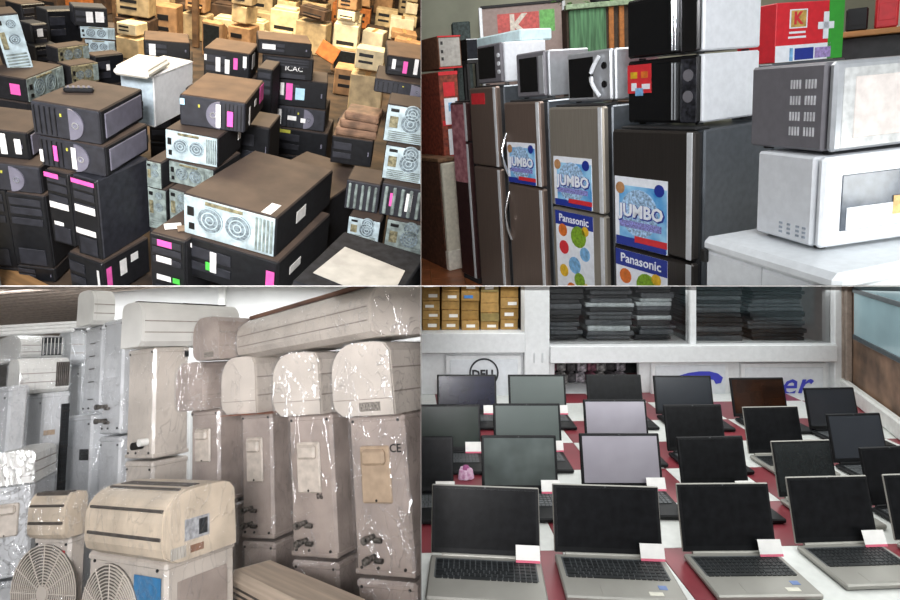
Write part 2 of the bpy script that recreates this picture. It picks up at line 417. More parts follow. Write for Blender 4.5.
s1d = pc(T((103, 263), (66, 252), (152, 238), 300, under=s1c), 'low black desktop at the very bottom of front left stack, pink and white tags', 'plain',
         tags=[('R', .1, .55, .1, .5, 'p'), ('R', .4, .6, .14, .4, 'w'), ('R', .65, .7, .16, .2, 'w'), ('F', .9, .5, .06, .6, 'w')])
FZ = s1d.zb-.004                                          # yard floor level
# --- far left stack
s0a = pc(T((27, 133), (-32, 123), (48, 112), 160, 2.62), 'dusty grey desktop with two white paper tags at left edge', 'plain', tags=[('F', .62, .55, .1, .75, 'w'), ('F', .85, .5, .1, .55, 'w')], side='panel')
s0b = pc(T((40, 167), (-25, 157), (60, 148), 194, under=s0a), 'grey-faced desktop without tags under the two-tag one at left edge', 'oval')
s0c = pc(T((45, 196), (8, 189), (66, 174), 268, under=s0b), 'black tower in deep shade below grey-faced desktop at left edge', 'tower', name='tower_computer')
s0d = pc(T((7, 189), (-38, 182), (30, 168), 268, under=s0b), 'black tower cut off by left edge of the picture', 'tower', name='tower_computer')
# --- middle stack with wood-brown dust
d6 = pc(T((246, 103), (177, 96), (275, 82), 133, 2.8), 'tan-dusted black desktop with half-round grille, on silver-backed computers', 'oval', flip=True,
        tags=[('F', .06, .82, .07, .2, 'b'), ('F', .60, .5, .07, .75, 'w'), ('F', .78, .45, .09, .5, 'p'), ('R', .85, .65, .22, .6, 'p'), ('R', .2, .4, .06, .6, 'w'), ('R', .5, .6, .1, .2, 'w')], body=M_TAN)
d7 = pc(T((218, 138), (160, 131), (252, 122), 168, under=d6), 'desktop showing clean silver rear panel with fans, under tan-dusted one', 'rear', tags=[('R', .9, .6, .12, .4, 'w')])
d8 = pc(T((214, 170), (166, 161), (246, 153), 192, under=d7), 'silver-backed desktop second below the tan-dusted one', 'rear', silver=M_SILD)
d8b = pc(T((161, 163), (146, 160), (185, 150), 190, under=d7), 'narrow silver-backed computer beside dark tower side', 'rear', silver=M_SILD)
d9 = pc(T((190, 193), (168, 188), (225, 176), 232, under=d8), 'silver-backed computer low behind the big flat grey desktop', 'rear', silver=M_SILD)
d9b = pc(T((166, 190), (147, 186), (195, 174), 232, under=d8b), 'dim silver-backed computer low beside black tower side', 'rear', silver=M_SILD)
# --- big flat desktop in front
g1 = pc(T((277, 218), (189, 189), (322, 167), 258, 2.4), 'big flat desktop with silver rear and brown dusty lid at front centre', 'rear',
        tags=[('T', .87, .1, .1, .16, 'w'), ('R', .4, .55, .16, .3, 'w')])
g2 = pc(T((279, 262), (187, 236), (333, 214), 312, under=g1, h=.2), 'black desktop with pink and white tags under the big flat desktop', 'plain',
        tags=[('F', .30, .55, .07, .5, 'w'), ('F', .24, .42, .05, .2, 'g'), ('F', .93, .55, .09, .42, 'p'), ('F', .04, .82, .04, .1, 'w'), ('R', .3, .5, .2, .2, 'w')])
g3 = pc(T((186, 241), (152, 230), (222, 208), 312, under=g1, h=.33), 'black tower with pink, white and green labels left of front centre desktop', 'tower',
        tags=[('F', .45, .9, .4, .09, 'p'), ('F', .42, .66, .42, .09, 'w'), ('F', .4, .38, .4, .08, 'w'), ('F', .75, .38, .2, .08, 'g')], name='tower_computer')
g4 = pc(T((322, 205), (258, 176), (354, 165), 262, 3.0, h=.3), 'dark desktop with dull brown lid behind the big flat one', 'plain')
# --- stack behind centre
k1 = pc(T((312, 44), (259, 43), (322, 37), 58, 3.9), 'topmost black desktop with one white label in tall rear stack', 'plain', tags=[('F', .2, .55, .24, .35, 'w')], body=M_TAN)
k2 = pc(T((314, 60), (262, 59), (328, 52), 81, under=k1), 'black case with pale marker scrawl in tall rear stack', 'tower')
k3 = pc(T((328, 83), (272, 81), (341, 74), 110, under=k2), 'black desktop with pink and pale blue labels in tall rear stack', 'plain', tags=[('F', .17, .62, .07, .45, 'w'), ('F', .3, .55, .12, .6, 'p'), ('F', .5, .5, .17, .42, 'b')])
k4 = pc(T((326, 111), (275, 108), (342, 101), 132, under=k3), 'charcoal desktop with white labels near the bottom of rear stack', 'oval', tags=[('F', .06, .5, .08, .7, 'w'), ('F', .32, .5, .18, .2, 'w'), ('F', .55, .45, .1, .2, 'w')])
k5 = pc(T((328, 134), (270, 130), (345, 121), 160, under=k4), 'black desktop with yellow sticker at the bottom of rear stack', 'plain', tags=[('F', .2, .9, .25, .12, 'y')])
text_part('ICAC', .045, M_WHT, 'lettering', k2.obj, face_M(k2, 'F', .62, .5, .0115), sx=1.1)
m1 = pc(T((250, 54), (203, 48), (262, 44), 82, 3.7), 'black desktop hung with a row of white and pink tags, tan lid', 'plain', tags=[('F', .05, .7, .05, .2, 'w'), ('F', .32, .5, .1, .5, 'w'), ('F', .52, .46, .1, .5, 'w'), ('F', .7, .6, .09, .4, 'p'), ('F', .9, .7, .08, .4, 'w'), ('R', .4, .6, .3, .5, 'w')], body=M_TAN)
m1b = pc(T((252, 84), (205, 78), (264, 73), 118, under=m1), 'black desktop without tags behind the white carton', 'plain')
m2 = pc(T((190, 43), (143, 43), (204, 35), 59, 3.9), 'black desktop with one white tag behind the white carton', 'plain', tags=[('F', .18, .45, .14, .7, 'w')], body=M_TAN)
m2b = pc(T((192, 60), (145, 60), (206, 52), 90, under=m2), 'black case beneath the one-tag desktop behind the white carton', 'tower')
# --- white carton with a white tray on it
wb = T((153, 76), (118, 70), (199, 62), 128, 3.05)
p = thing(R1, 'carton', 'tall white carton standing between the two dusty desktop stacks', 'carton', wb.loc, wb.yaw)
M_WC = mat('carton_white', '#dcdcdb', .75, var=.04); M_WC2 = mat('carton_bluegrey', '#a9b6bd', .7, var=.12)
MB().box((0, 0, wb.h/2), (wb.w, wb.d, wb.h), .006).build('body', M_WC, p)
c, d = face(wb, 'F', .5, .5, .96, .9, .004); MB().box(c, d, .001).build('side_face', M_WC2, p)  # blue-grey panel over most of the left face
c, d = face(wb, 'R', .5, .985, .98, .02, .003); MB().box(c, d).build('flap_edge', M_WHT, p)
tr = fit(R1, (150, 71), (114, 66), (170, 60), 77, None, wb.zt+.045)
one(MB().box((0, 0, .022), (tr.w, tr.d*1.2, .036), .012).box((0, 0, .043), (tr.w*.9, tr.d*1.05, .012), .004), 'paper_tray', mat('tray_white', '#e7e2d4', .6, var=.05), R1,
    'white plastic paper tray lying on top of the tall white carton', 'tray', place((tr.loc.x, tr.loc.y, wb.zt+.002), tr.yaw))
# --- behind the left stack
b1 = pc(T((25, 79), (-25, 73), (70, 66), 103, 3.15, front='R'), 'open-backed desktop with pink tag below the leaning silver tower', 'rear', silver=M_SILD, tags=[('L', .75, .5, .22, .45, 'p')])
b2 = pc(T((27, 14), (2, 16), (40, 8), 70, 3.22), 'leaning silver-backed tower at upper left edge', 'rear', roll=-8, name='tower_computer')
b4 = pc(T((70, 66), (60, 61), (92, 60), 86, 3.5, front='R'), 'small olive steel chassis above the front left stack', 'rear', silver=M_OLV)
b3 = pc(T((57, 48), (48, 44), (82, 42), 64, 3.55, front='R'), 'gilt open chassis perched on the olive one', 'rear', silver=M_OLV)
b5 = pc(T((94, 56), (86, 52), (120, 52), 86, 3.75, front='R'), 'dark maroon-tinged computer beneath the silver pair', 'plain', tags=[('F', .4, .6, .12, .2, 'w')])
b7 = pc(T((107, 8), (75, 9), (113, 4), 27, 4.2), 'dark grey case with two white labels at upper left', 'plain', tags=[('F', .45, .5, .2, .55, 'w'), ('F', .75, .52, .25, .55, 'w')], body=M_CHA)
b6 = pc(T((115, 28), (79, 27), (121, 23), 40, under=b7), 'upper silver rear panel of the pair under the dark grey case', 'rear')
b6b = pc(T((115, 41), (84, 40), (121, 36), 54, under=b6), 'lower silver rear panel of the pair under the dark grey case', 'rear')
b8 = pc(T((34, 46), (26, 41), (56, 43), 66, 3.8, front='R'), 'black box just right of the leaning silver tower', 'plain', body=M_DRK)
b9 = pc(T((30, 24), (20, 20), (44, 22), 44, 3.8, front='R'), 'black case with a white tag behind the leaning silver tower', 'tower', tags=[('F', .45, .55, .35, .4, 'w')], body=M_DRK)
b10 = pc(T((46, 10), (40, 6), (74, 7), 44, 4.1, front='R'), 'black case in deep shade between leaning tower and dark grey case', 'plain', body=M_DRK)
b11 = pc(T((20, 4), (5, 0), (43, 2), 26, 4.3, front='R'), 'brownish case in the dark upper left corner', 'plain')
# --- right hand columns
r1 = pc(T((430, 110), (387, 106), (440, 100), 147, 2.75), 'silver-backed tower with round fan at right, top of its column', 'rear')
r2 = pc(T((428, 151), (385, 147), (438, 140), 185, under=r1), 'silver-backed computer with vertical slots, second in right column', 'rear')
r3 = pc(T((426, 190), (381, 186), (438, 178), 222, under=r2), 'charcoal desktop with pink and white tags in right column', 'bars', tags=[('F', .28, .55, .13, .4, 'p'), ('F', .66, .55, .14, .55, 'w')])
r4 = pc(T((428, 226), (386, 222), (440, 212), 262, under=r3), 'grey steel case low in the right column', 'rear', silver=M_SILD)
r5 = pc(T((381, 185), (346, 181), (392, 172), 214, 2.85), 'dark case with upright silver bars left of right column', 'bars')
r6 = pc(T((381, 222), (348, 217), (392, 208), 246, under=r5), 'small silver-backed case below the barred one', 'rear')
n1 = pc(T((374, 141), (331, 139), (386, 131), 168, 3.3), 'black box carrying brown slabs, right of the tall rear stack', 'plain', body=M_TAN)
for i, (a, b, c) in enumerate((((377, 133), (334, 131), (390, 124)), ((378, 125), (338, 122), (391, 117)), ((379, 117), (343, 113), (391, 110)))):
    z = n1.zt+.001+.048*(i+1)
    q = fit(R1, a, b, c, 0, None, z, 'L', h=.046)
    one(MB().box((0, 0, .023), (q.w, q.d, .044), .006).box((0, -q.d/2-.003, .024), (q.w*.9, .006, .02), .002), 'slim_case', mat('slab_brown', '#7d5f49', .6, var=.25, scale=18), R1,
        ('lowest', 'middle', 'topmost')[i]+' of three brown dusty slim cases on black box', 'computer', place(q.loc, q.yaw), 'brown slim cases')
t1 = pc(T((432, 61), (388, 57), (442, 48), 80, 3.3), 'black desktop with pink tag between white ones at right, under sunlit heap', 'plain', tags=[('F', .16, .6, .08, .5, 'w'), ('F', .42, .5, .1, .62, 'p'), ('F', .66, .6, .09, .8, 'w')], body=M_TAN)
t2 = pc(T((440, 88), (374, 82), (452, 76), 101, under=t1), 'flat dark desktop with grey front edge under the pink-tag one at right', 'oval')
r7 = pc(T((388, 312), (292, 281), (427, 256), 350, 2.12, h=.2), 'wide black case at front right with a paper sheet on it', 'plain', body=mat('pc_black_flat', '#26272b', .8, var=.2, scale=25, spec=.15))
M_PAP = mat('paper_worn', '#aeaca6', .8, var=.1, scale=12)
vs = [onz(R1, x, y, r7.zt+.002) for x, y in ((345, 247), (405, 271), (388, 304), (313, 273))]
mb = MB(); mb.add([v for v in vs]+[v+Vector((0, 0, .0015)) for v in vs], [(0, 1, 2, 3), (4, 5, 6, 7), (0, 1, 5, 4), (1, 2, 6, 5), (2, 3, 7, 6), (3, 0, 4, 7)])
one(mb, 'paper_sheet', M_PAP, R1, 'creased off-white paper sheet on wide black case at front right', 'paper')
# paper scraps and the remote on top
for (x, y, zz, m, l) in ((173, 226, g3.zt, M_WHT, 'white paper scrap on black tower left of front centre'), (186, 228, g3.zt+.003, mat('scrap_brown', '#8c7762', .8), 'brown cardboard scrap beside the white one on black tower')):
    q = onz(R1, x, y, zz+.004); one(MB().box((0, 0, 0), (.07, .05, .003), .001, Matrix.Rotation(.5, 4, 'Z')), 'paper_scrap', m, R1, l, 'paper', Matrix.Translation(q))
q = onz(R1, 79, 92, s1a.zt); t = thing(R1, 'remote_control', 'black remote control lying on the dustiest desktop at front left', 'remote', q, s1a.yaw+.55)
MB().box((0, 0, .012), (.12, .045, .022), .008).build('body', M_DRK, t)
bt = MB()
for i in range(5):
    for j in range(2): bt.box((-.04+i*.02, -.008+j*.016, .0245), (.01, .008, .004), .001)
bt.build('buttons', M_GRY, t)
# plank on the floor at bottom left and grey post
a, b = onz(R1, -14, 266, FZ+.016), onz(R1, 62, 304, FZ+.016); dv = b-a
one(MB().box((0, 0, 0), (dv.length*1.25, .11, .028), .004), 'wooden_plank', mat('plank_wood', '#8a6740', .7, var=.25, scale=14, stretch=(.15, 2, 2)), R1,
    'bare wooden plank lying along the foot of the front left stack', 'plank', place((a+b)/2, math.atan2(dv.y, dv.x)))
a = onz(R1, -10, 300, FZ); one(MB().box((0, 0, .28), (.08, .08, .56), .006), 'metal_post', mat('post_grey', '#9b9a94', .6), R1, 'pale grey post in the bottom left corner', 'post', place(a, .2))

# --- sunlit heap of beige cases, printers and monitors at the back
BEI = [mat('beige_a', '#cbb387', .6, var=.14, scale=12), mat('beige_b', '#d9c69c', .6, var=.12, scale=12), mat('beige_c', '#b7a17a', .65, var=.16, scale=12),
       mat('tan_card', '#a9825a', .8, var=.15, scale=12), mat('cream', '#e4d8b8', .6, var=.1, scale=10), mat('rust_orange', '#b0682f', .8, var=.2, scale=12), mat('dim_brown', '#4a3626', .8, var=.3, scale=10)]
def heap_case(px, py, w_, d_, h_, m, yaw, label, z=None, pitch=0, roll=0, kind='pc', at=None):
    q = at if at is not None else onz(R1, px, py, FZ if z is None else z); nm = {'pc': 'computer_case', 'prn': 'printer', 'crt': 'crt_monitor', 'box': 'cardboard_box'}[kind]
    t = thing(R1, nm, label, {'pc': 'computer', 'prn': 'printer', 'crt': 'monitor', 'box': 'box'}[kind], q, yaw)
    t.matrix_world = rm(R1) @ place(q, yaw, pitch, roll)
    dk = M_HOLE
    if kind == 'crt':
        MB().box((0, -d_*.35, h_/2), (w_, d_*.3, h_), .02).build('front_frame', m, t)
        b = MB(); vs = [(-w_*.47, -d_*.2, h_*.05), (w_*.47, -d_*.2, h_*.05), (w_*.47, -d_*.2, h_*.95), (-w_*.47, -d_*.2, h_*.95),
                        (-w_*.25, d_*.5, h_*.2), (w_*.25, d_*.5, h_*.2), (w_*.25, d_*.5, h_*.75), (-w_*.25, d_*.5, h_*.75)]
        b.add(vs, [(0, 1, 2, 3), (4, 7, 6, 5), (0, 4, 5, 1), (1, 5, 6, 2), (2, 6, 7, 3), (3, 7, 4, 0)]); b.build('back_shell', m, t)
        MB().box((0, -d_*.5-.002, h_*.53), (w_*.8, .006, h_*.74), .002).build('screen', mat('crt_glass', '#23282a', .15), t)
        return t
    MB().box((0, 0, h_/2), (w_, d_, h_), .01).build('body', m, t)
    if kind == 'pc':
        MB().box((-.12*w_, -d_/2-.002, h_*.68), (w_*.5, .006, h_*.16), .001).build('drive_bay', dk, t)
        MB().box((-.12*w_, -d_/2-.002, h_*.36), (w_*.5, .006, h_*.12), .001).build('drive_bay', dk, t)
    if kind == 'prn':
        MB().box((0, -d_/2-.03, h_*.3), (w_*.7, .08, h_*.08), .006).build('paper_tray', m, t)
        MB().box((0, -d_/2-.001, h_*.42), (w_*.7, .006, h_*.12), .001).build('slot', dk, t)
        MB().box((0, 0, h_*1.04), (w_*.8, d_*.7, h_*.1), .01).build('lid', m, t)
    if kind == 'box':
        MB().box((0, 0, h_+.001), (.05, d_*.99, .003)).build('tape', mat('tape_tan', '#c49a62', .4), t)
    return t
COLN = ['beige', 'light beige', 'dull beige', 'tan', 'cream', 'rust-orange', 'dark brown']
KN = {'pc': 'computer case', 'prn': 'printer', 'crt': 'tube monitor', 'box': 'carton'}
ORDN = ['first', 'second', 'third', 'fourth', 'fifth', 'sixth', 'seventh', 'eighth', 'ninth', 'tenth', 'eleventh', 'twelfth', 'thirteenth', 'fourteenth', 'fifteenth', 'sixteenth', 'seventeenth', 'eighteenth', 'nineteenth', 'twentieth']
rg = random.Random(11)
HROWS = [(112, 346, 384, 'nearest', (1, 2, 0)), (92, 332, 392, 'second', (4, 1, 0, 3)), (70, 330, 421, 'third', (4, 0, 3, 1)), (56, 120, 150, 'left middle', (0, 4, 1)), (54, 205, 421, 'fourth', (1, 4, 0, 2, 3, 6)),
         (40, 120, 421, 'fifth', (0, 4, 1, 3, 2, 6)), (27, 118, 421, 'sixth', (4, 1, 0, 2, 5, 6, 3)), (13, 40, 421, 'hindmost', (2, 3, 0, 5, 6, 6))]
for (py, x0, x1, rn, cols) in HROWS:
    px = x0; i = 0
    while px < x1-6:
        wd = rg.uniform(.24, .42); dp = rg.uniform(.24, .32); h = rg.uniform(.2, .42); ci = rg.choice(cols); kd = rg.choice(('pc', 'prn', 'crt', 'box', 'box', 'pc'))
        if kd == 'crt': h = max(h, .3)
        D_ = proj(R1, onz(R1, px, py, FZ))[2]; hw = wd/2*F/D_; cx = px+hw+2; q = onz(R1, cx, py+rg.uniform(-1.5, 1.5), FZ)
        lb = '%s %s on the ground, %s from left, %s heap row' % (COLN[ci], KN[kd], ORDN[i], rn)
        yw = rg.uniform(-.12, .12); heap_case(cx, 0, wd, dp, h, BEI[ci], yw, lb, kind=kd, at=q)
        z = FZ+h*1.1+.004; k = 0
        while kd != 'crt' and k < 2 and rg.random() < (.62 if k == 0 else .4):
            w2 = wd*rg.uniform(.7, 1.0); h2 = rg.uniform(.09, .26); c2 = rg.choice(cols); k2 = rg.choice(('pc', 'box', 'prn'))
            lb = '%s %s stacked %s, %s from left, %s heap row' % (COLN[c2], KN[k2], ('on one', 'on two')[k], ORDN[i], rn)
            heap_case(0, 0, w2, dp*.9, h2, BEI[c2], yw+rg.uniform(-.15, .15), lb, z=z, kind=k2, at=Vector((q.x, q.y, z)), pitch=rg.uniform(-.06, .06), roll=rg.uniform(-.09, .09))
            z += h2*1.1+.004; k += 1; kd = k2
        px = cx+hw+3; i += 1
x2_ = pc(T((270, 128), (240, 124), (284, 115), 172, 3.2), 'plain black desktop wedged between the silver-backed stack and rear stack', 'plain')
x3_ = pc(T((350, 120), (338, 118), (358, 112), 190, 3.45), 'narrow black tower between rear stack and brown slabs', 'tower', name='tower_computer')
x4_ = pc(T((204, 90), (186, 87), (216, 80), 132, 3.4), 'black tower half hidden right of the white carton', 'tower', name='tower_computer')
x1_ = pc(T((273, 70), (257, 68), (284, 62), 130, 3.55), 'black tower filling the gap beside the tan-dusted desktop', 'tower', name='tower_computer')
q = onz(R1, 328, 52, FZ+.25)
one(MB().box((0, 0, 0), (.24, .02, .2), .004), 'leaning_board', BEI[5], R1, 'orange wooden panel leaning in the heap behind rear stack', 'panel', place(q, .3, -.5, .5))
SLABBED = Fit(); SLABBED.__dict__.update(n1.__dict__); SLABBED.zt = n1.zt+.15; SLABBED.w *= 1.25; SLABBED.d *= 1.3
# --- cases hidden at the foot of the stacks, so that every stack stands on the floor
def foot_label(f, i):
    ws = f.obj['label'].replace(',', '').split()[:9]
    while ws[-1] in ('with', 'of', 'the', 'in', 'a', 'and', 'at', 'on', 'under', 'by', 'to', 'just', 'from', 'below', 'behind', 'beside', 'between', 'one', 'two', 'half', 'near', 'tall', 'left', 'right', 'front', 'second', 'third', 'very', 'pink', 'white', 'dark'): ws.pop()
    return 'black case %s from floor below %s' % (ORDN[i], ' '.join(ws))
def hit(a, b):
    if a.zt < b.zb+.002 or b.zt < a.zb+.002: return False
    d = (b.loc-a.loc).to_2d()
    for ax in (a.X, a.Y, b.X, b.Y):
        ax = ax.to_2d(); ra = abs(ax.dot(a.X.to_2d()))*a.w/2+abs(ax.dot(a.Y.to_2d()))*a.d/2; rb = abs(ax.dot(b.X.to_2d()))*b.w/2+abs(ax.dot(b.Y.to_2d()))*b.d/2
        if abs(ax.dot(d)) > ra+rb-.004: return False
    return True
def foot(f):
    gap = f.zb-FZ
    if gap < .03: return
    for g in PCS:
        if g is not f and abs(g.zt-f.zb) < .03 and (g.loc-f.loc).to_2d().length < .6*max(f.w, f.d): return
    n = max(1, round(gap/.2)); hh = gap/n
    for i in range(n):
        g = Fit(); g.__dict__.update(f.__dict__); g.h = hh-.003; g.zb = FZ+i*hh+.001; g.zt = g.zb+g.h; g.loc = Vector((f.loc.x, f.loc.y, g.zb))
        if any(hit(g, o) for o in PCS+[SLABBED]): continue
        pc(g, foot_label(f, i), 'plain', group='cases at the foot of the stacks')
for f in list(PCS): foot(f)
# --- posts, shelf, floor and dark back wall
M_TIM = mat('timber_dim', '#6b4f33', .8, var=.25, scale=10)
for (x, y, lb) in ((196, 47, 'thin upright timber post behind the one-tag desktop'), (336, 45, 'thin upright timber post carrying the back shelf'), (117, 26, 'dim upright post behind the honey carton')):
    q = onz(R1, x, y, FZ); one(MB().box((0, 0, 1.1), (.07, .07, 2.2), .006), 'timber_post', M_TIM if x != 193 else BEI[3], R1, lb, 'post', Matrix.Translation(q), 'timber posts')
BW = onz(R1, 211, -26, FZ).y
t = thing(R1, 'back_shelf', 'long timber shelf along the dark back wall', 'shelf', (onz(R1, 310, -8, FZ).x, BW-.4, FZ))
for z in (.42, 1.0): MB().box((0, 0, z), (3.0, .5, .04), .005).build('shelf_board', BEI[3], t)
for x in (-1.45, 0, 1.45):
    for y in (-.22, .22): MB().box((x, y, .55), (.05, .05, 1.1)).build('leg', M_TIM, t)
for lv, ln in ((.44, 'lower'), (1.02, 'upper')):
    for i in range(8):
        x = -1.3+i*.36; sz = random.uniform(.2, .3); ci = random.choice((3, 5, 6, 2)); p = t.matrix_world @ Vector((x, random.uniform(-.05, .05), lv+.001))
        o = MB().box((0, 0, sz*.4), (sz, .3, sz*.8), .01).box((0, -.153, sz*.42), (sz*.5, .006, sz*.3), .001).build('carton', BEI[ci], None, R1)
        o.matrix_world = t.matrix_world.to_3x3().to_4x4(); o.matrix_world.translation = p
        tag(o, '%s carton on %s board of the dim back shelf, %s from left' % (COLN[ci], ln, ORDN[i]), 'box', 'cartons on the back shelf')
struct(MB().box((0, BW+.05, FZ+1.5), (14, .1, 3.4)).build('wall_back', mat('yard_wall', '#3d2a1c', .9, var=.4, scale=3), None, R1))
struct(MB().box((0, BW/2, FZ-.03), (14, BW+1, .05)).build('floor', mat('yard_floor', '#3d2f22', .9, var=.35, scale=5, bump=.2, bscale=30), None, R1))

# ================================================================ BAY 2 (upper right): shop of fridges and microwaves
R2 = 'TR'
YW = -64
def fitb(room, At, D, B, C, zb, front='L', **k):
    """box standing on a known level: near top corner pixel and its distance"""
    k.setdefault('yaw', YW); zt = pt(room, At[0], At[1], D).z
    return fit(room, At, B, C, 0, D, None, front, h=zt-zb-.001, **k)
M_STL = mat('fridge_steel', '#4c4845', .34, .75, var=.05, scale=6, stretch=(40, 40, 1))
M_STL2 = mat('fridge_steel_light', '#a39c90', .36, .6, var=.05, scale=6, stretch=(40, 40, 1))
M_STB = mat('fridge_steel_brown', '#7d6d63', .38, .55, var=.05, scale=6, stretch=(40, 40, 1))
M_SIDE = mat('fridge_side_grey', '#7c8288', .28, .8, var=.05)
M_BRT = mat('bright_alu', '#d5d8da', .3, .2, var=.04)
M_CHR = mat('chrome', '#dfe2e5', .12, .95, var=.02)
M_SEAL = mat('door_seal', '#2a2a2b', .7)
M_WIN = mat('oven_glass', '#101214', .08, var=.1, spec=.6)
M_MWW = mat('oven_white', '#e3e6ea', .3, var=.03); M_MWS = mat('oven_silver', '#b9bcc0', .3, .45, var=.04)
M_MWB = mat('oven_black', '#161617', .22, var=.1); M_MWG = mat('oven_grey', '#77757a', .4, .15, var=.04)
M_SKB = mat('sticker_blue', '#2f86c8', .45, var=.3, col2='#9fd3ef', scale=9); M_SKN = mat('sticker_navy', '#23358f', .45, var=.05)
M_SKW = mat('sticker_white', '#e6eaf0', .45, var=.04); M_RED = mat('print_red', '#cf2f36', .5, var=.06); M_FGR = mat('print_green', '#7ea62a', .5, var=.2, scale=60)
M_FYE = mat('print_yellow', '#e2b52c', .5, var=.15); M_FOR = mat('print_orange', '#d8722d', .5, var=.15); M_FBL = mat('print_skyblue', '#7db2dc', .5, var=.2)

def sticker_jumbo(f, p, u, v, du, dv, big=True):
    c, d = face(f, 'F', u, v, du, dv, .002, .033); s = MB().box(c, d, .0008).build('poster', M_SKW, p)
    W, H = du*f.w, dv*f.h
    c, d = face(f, 'F', u+.04*du, v-.05*dv, du*.9, dv*.86, .001, .0352); MB().box(c, d).build('blue_field', M_SKB, s)
    c, d = face(f, 'F', u, v-.43*dv, du*.96, dv*.13, .001, .0365); MB().box(c, d).build('navy_band', M_SKN, s)
    c, _ = face(f, 'F', u-.02*du, v+.0*dv, 0, 0, .001, .0365); MB().cyl(c, W*.36, .001, 'Y', 20).build('splash', mat('splash_pale', '#a5c6ec', .5, var=.3, scale=70), s)
    M = face_M(f, 'F', u+.02*du, v+.02*dv, .0385); text_part('JUMBO', W*.27, M_SKN, 'lettering', s, M @ Matrix.Translation((.004, -.004, 0)), bold=.006)
    text_part('JUMBO', W*.26, M_SKW, 'lettering', s, M @ Matrix.Translation((0, 0, .0012)) , bold=.003, sx=1.02)
    c, d = face(f, 'F', u, v-.17*dv, du*.8, dv*.1, .001, .0375); MB().box(c, d).build('sub_line', mat('splash_violet', '#8f8fd0', .5, var=.3, scale=120), s)
    c, d = face(f, 'F', u+.2*du, v-.37*dv, du*.6, dv*.09, .001, .038); MB().box(c, d).build('red_strip', M_RED, s)
    c, _ = face(f, 'F', u+.36*du, v+.36*dv, 0, 0, .001, .0375); MB().cyl(c, W*.09, .001, 'Y', 14).build('emblem', M_SKN, s)
    c, _ = face(f, 'F', u-.38*du, v+.34*dv, 0, 0, .001, .0375); MB().cyl(c, W*.09, .001, 'Y', 14).build('cub_patch', mat('print_tan', '#b5865a', .5), s)
def sticker_fruit(f, p, u, v, du, dv):
    c, d = face(f, 'F', u, v, du, dv, .002, .033); s = MB().box(c, d, .0008).build('poster', M_SKW, p)
    W, H = du*f.w, dv*f.h
    k = .09/ H if H > .3 else .2
    c, d = face(f, 'F', u, v+dv*(.5-k/2), du, dv*k, .001, .0352); MB().box(c, d).build('navy_band', M_SKN, s)
    text_part('Panasonic', W*.2, M_SKW, 'lettering', s, face_M(f, 'F', u, v+dv*(.5-k/2), .0375), bold=.001)
    for (a, b, r, m) in ((-.3, .28, .12, M_FOR), (.12, .24, .2, M_FGR), (-.28, .08, .13, M_RED), (.28, .06, .13, M_FBL), (0, -.1, .16, M_FBL), (.12, -.26, .14, M_FGR), (.3, -.34, .1, M_FYE), (-.3, -.2, .12, M_FYE), (-.1, -.4, .13, M_FOR), (.3, .32, .09, M_FYE)):
        c, _ = face(f, 'F', u+a*du, v+b*dv, 0, 0, .001, .0355); MB().cyl(c, r*W, .0012, 'Y', 14).build('fruit_print', m, s)
def fridge(f, label, m, split, handle=None, stick=None, edge=True):
    p = thing(R2, 'refrigerator', label, 'refrigerator', f.loc, f.yaw)
    MB().box((0, .02, f.h/2), (f.w, f.d-.04, f.h), .008).build('cabinet', M_SIDE, p)
    MB().box((0, .018-f.d/2+.001, f.h/2), (f.w*.96, .03, f.h*.985)).build('door_seal', M_SEAL, p)
    g = .006/f.h
    for nm, v0, v1 in (('lower_door', .03, split-g), ('upper_door', split+g, 1)):
        MB().box((0, -f.d/2-.008, (v0+v1)/2*f.h), (f.w, .05, (v1-v0)*f.h), .012).build(nm, m, p)
    if edge:
        for v0, v1 in ((.03, split-g), (split+g, 1)):
            MB().box((f.w/2-.022, -f.d/2-.034, (v0+v1)/2*f.h), (.032, .006, (v1-v0)*f.h*.985), .0025).build('edge_highlight', M_BRT, p)  # bright strip put where the rounded door edge would catch light
    MB().box((0, -f.d/2+.06, f.h+.006), (f.w*.9, .1, .012), .004).build('hinge_cover', M_SEAL, p)
    MB().box((0, -f.d/2, .016*f.h), (f.w*.96, .03, .03*f.h)).build('kick_plate', M_SEAL, p)
    if handle is not None:
        x = -f.w/2+handle*f.w; y = -f.d/2-.033; zs = split*f.h
        for a, b in ((zs+.06, zs+.36), (zs-.42, zs-.06)):
            n = 8; pts = [(x, y-.045*math.sin(math.pi*i/n), a+(b-a)*i/n) for i in range(n+1)]
            MB().tube(pts, .011).build('handle', M_CHR, p)
    for k, a in (stick or ()):
        (sticker_jumbo if k == 'j' else sticker_fruit)(f, p, *a)
    f.obj = p; return f
def knob(f, p, u, v, r, m): c, _ = face(f, 'F', u, v, 0, 0, .014, .009); MB().cyl(c, r, .014, 'Y', 14).build('knob', m, p)
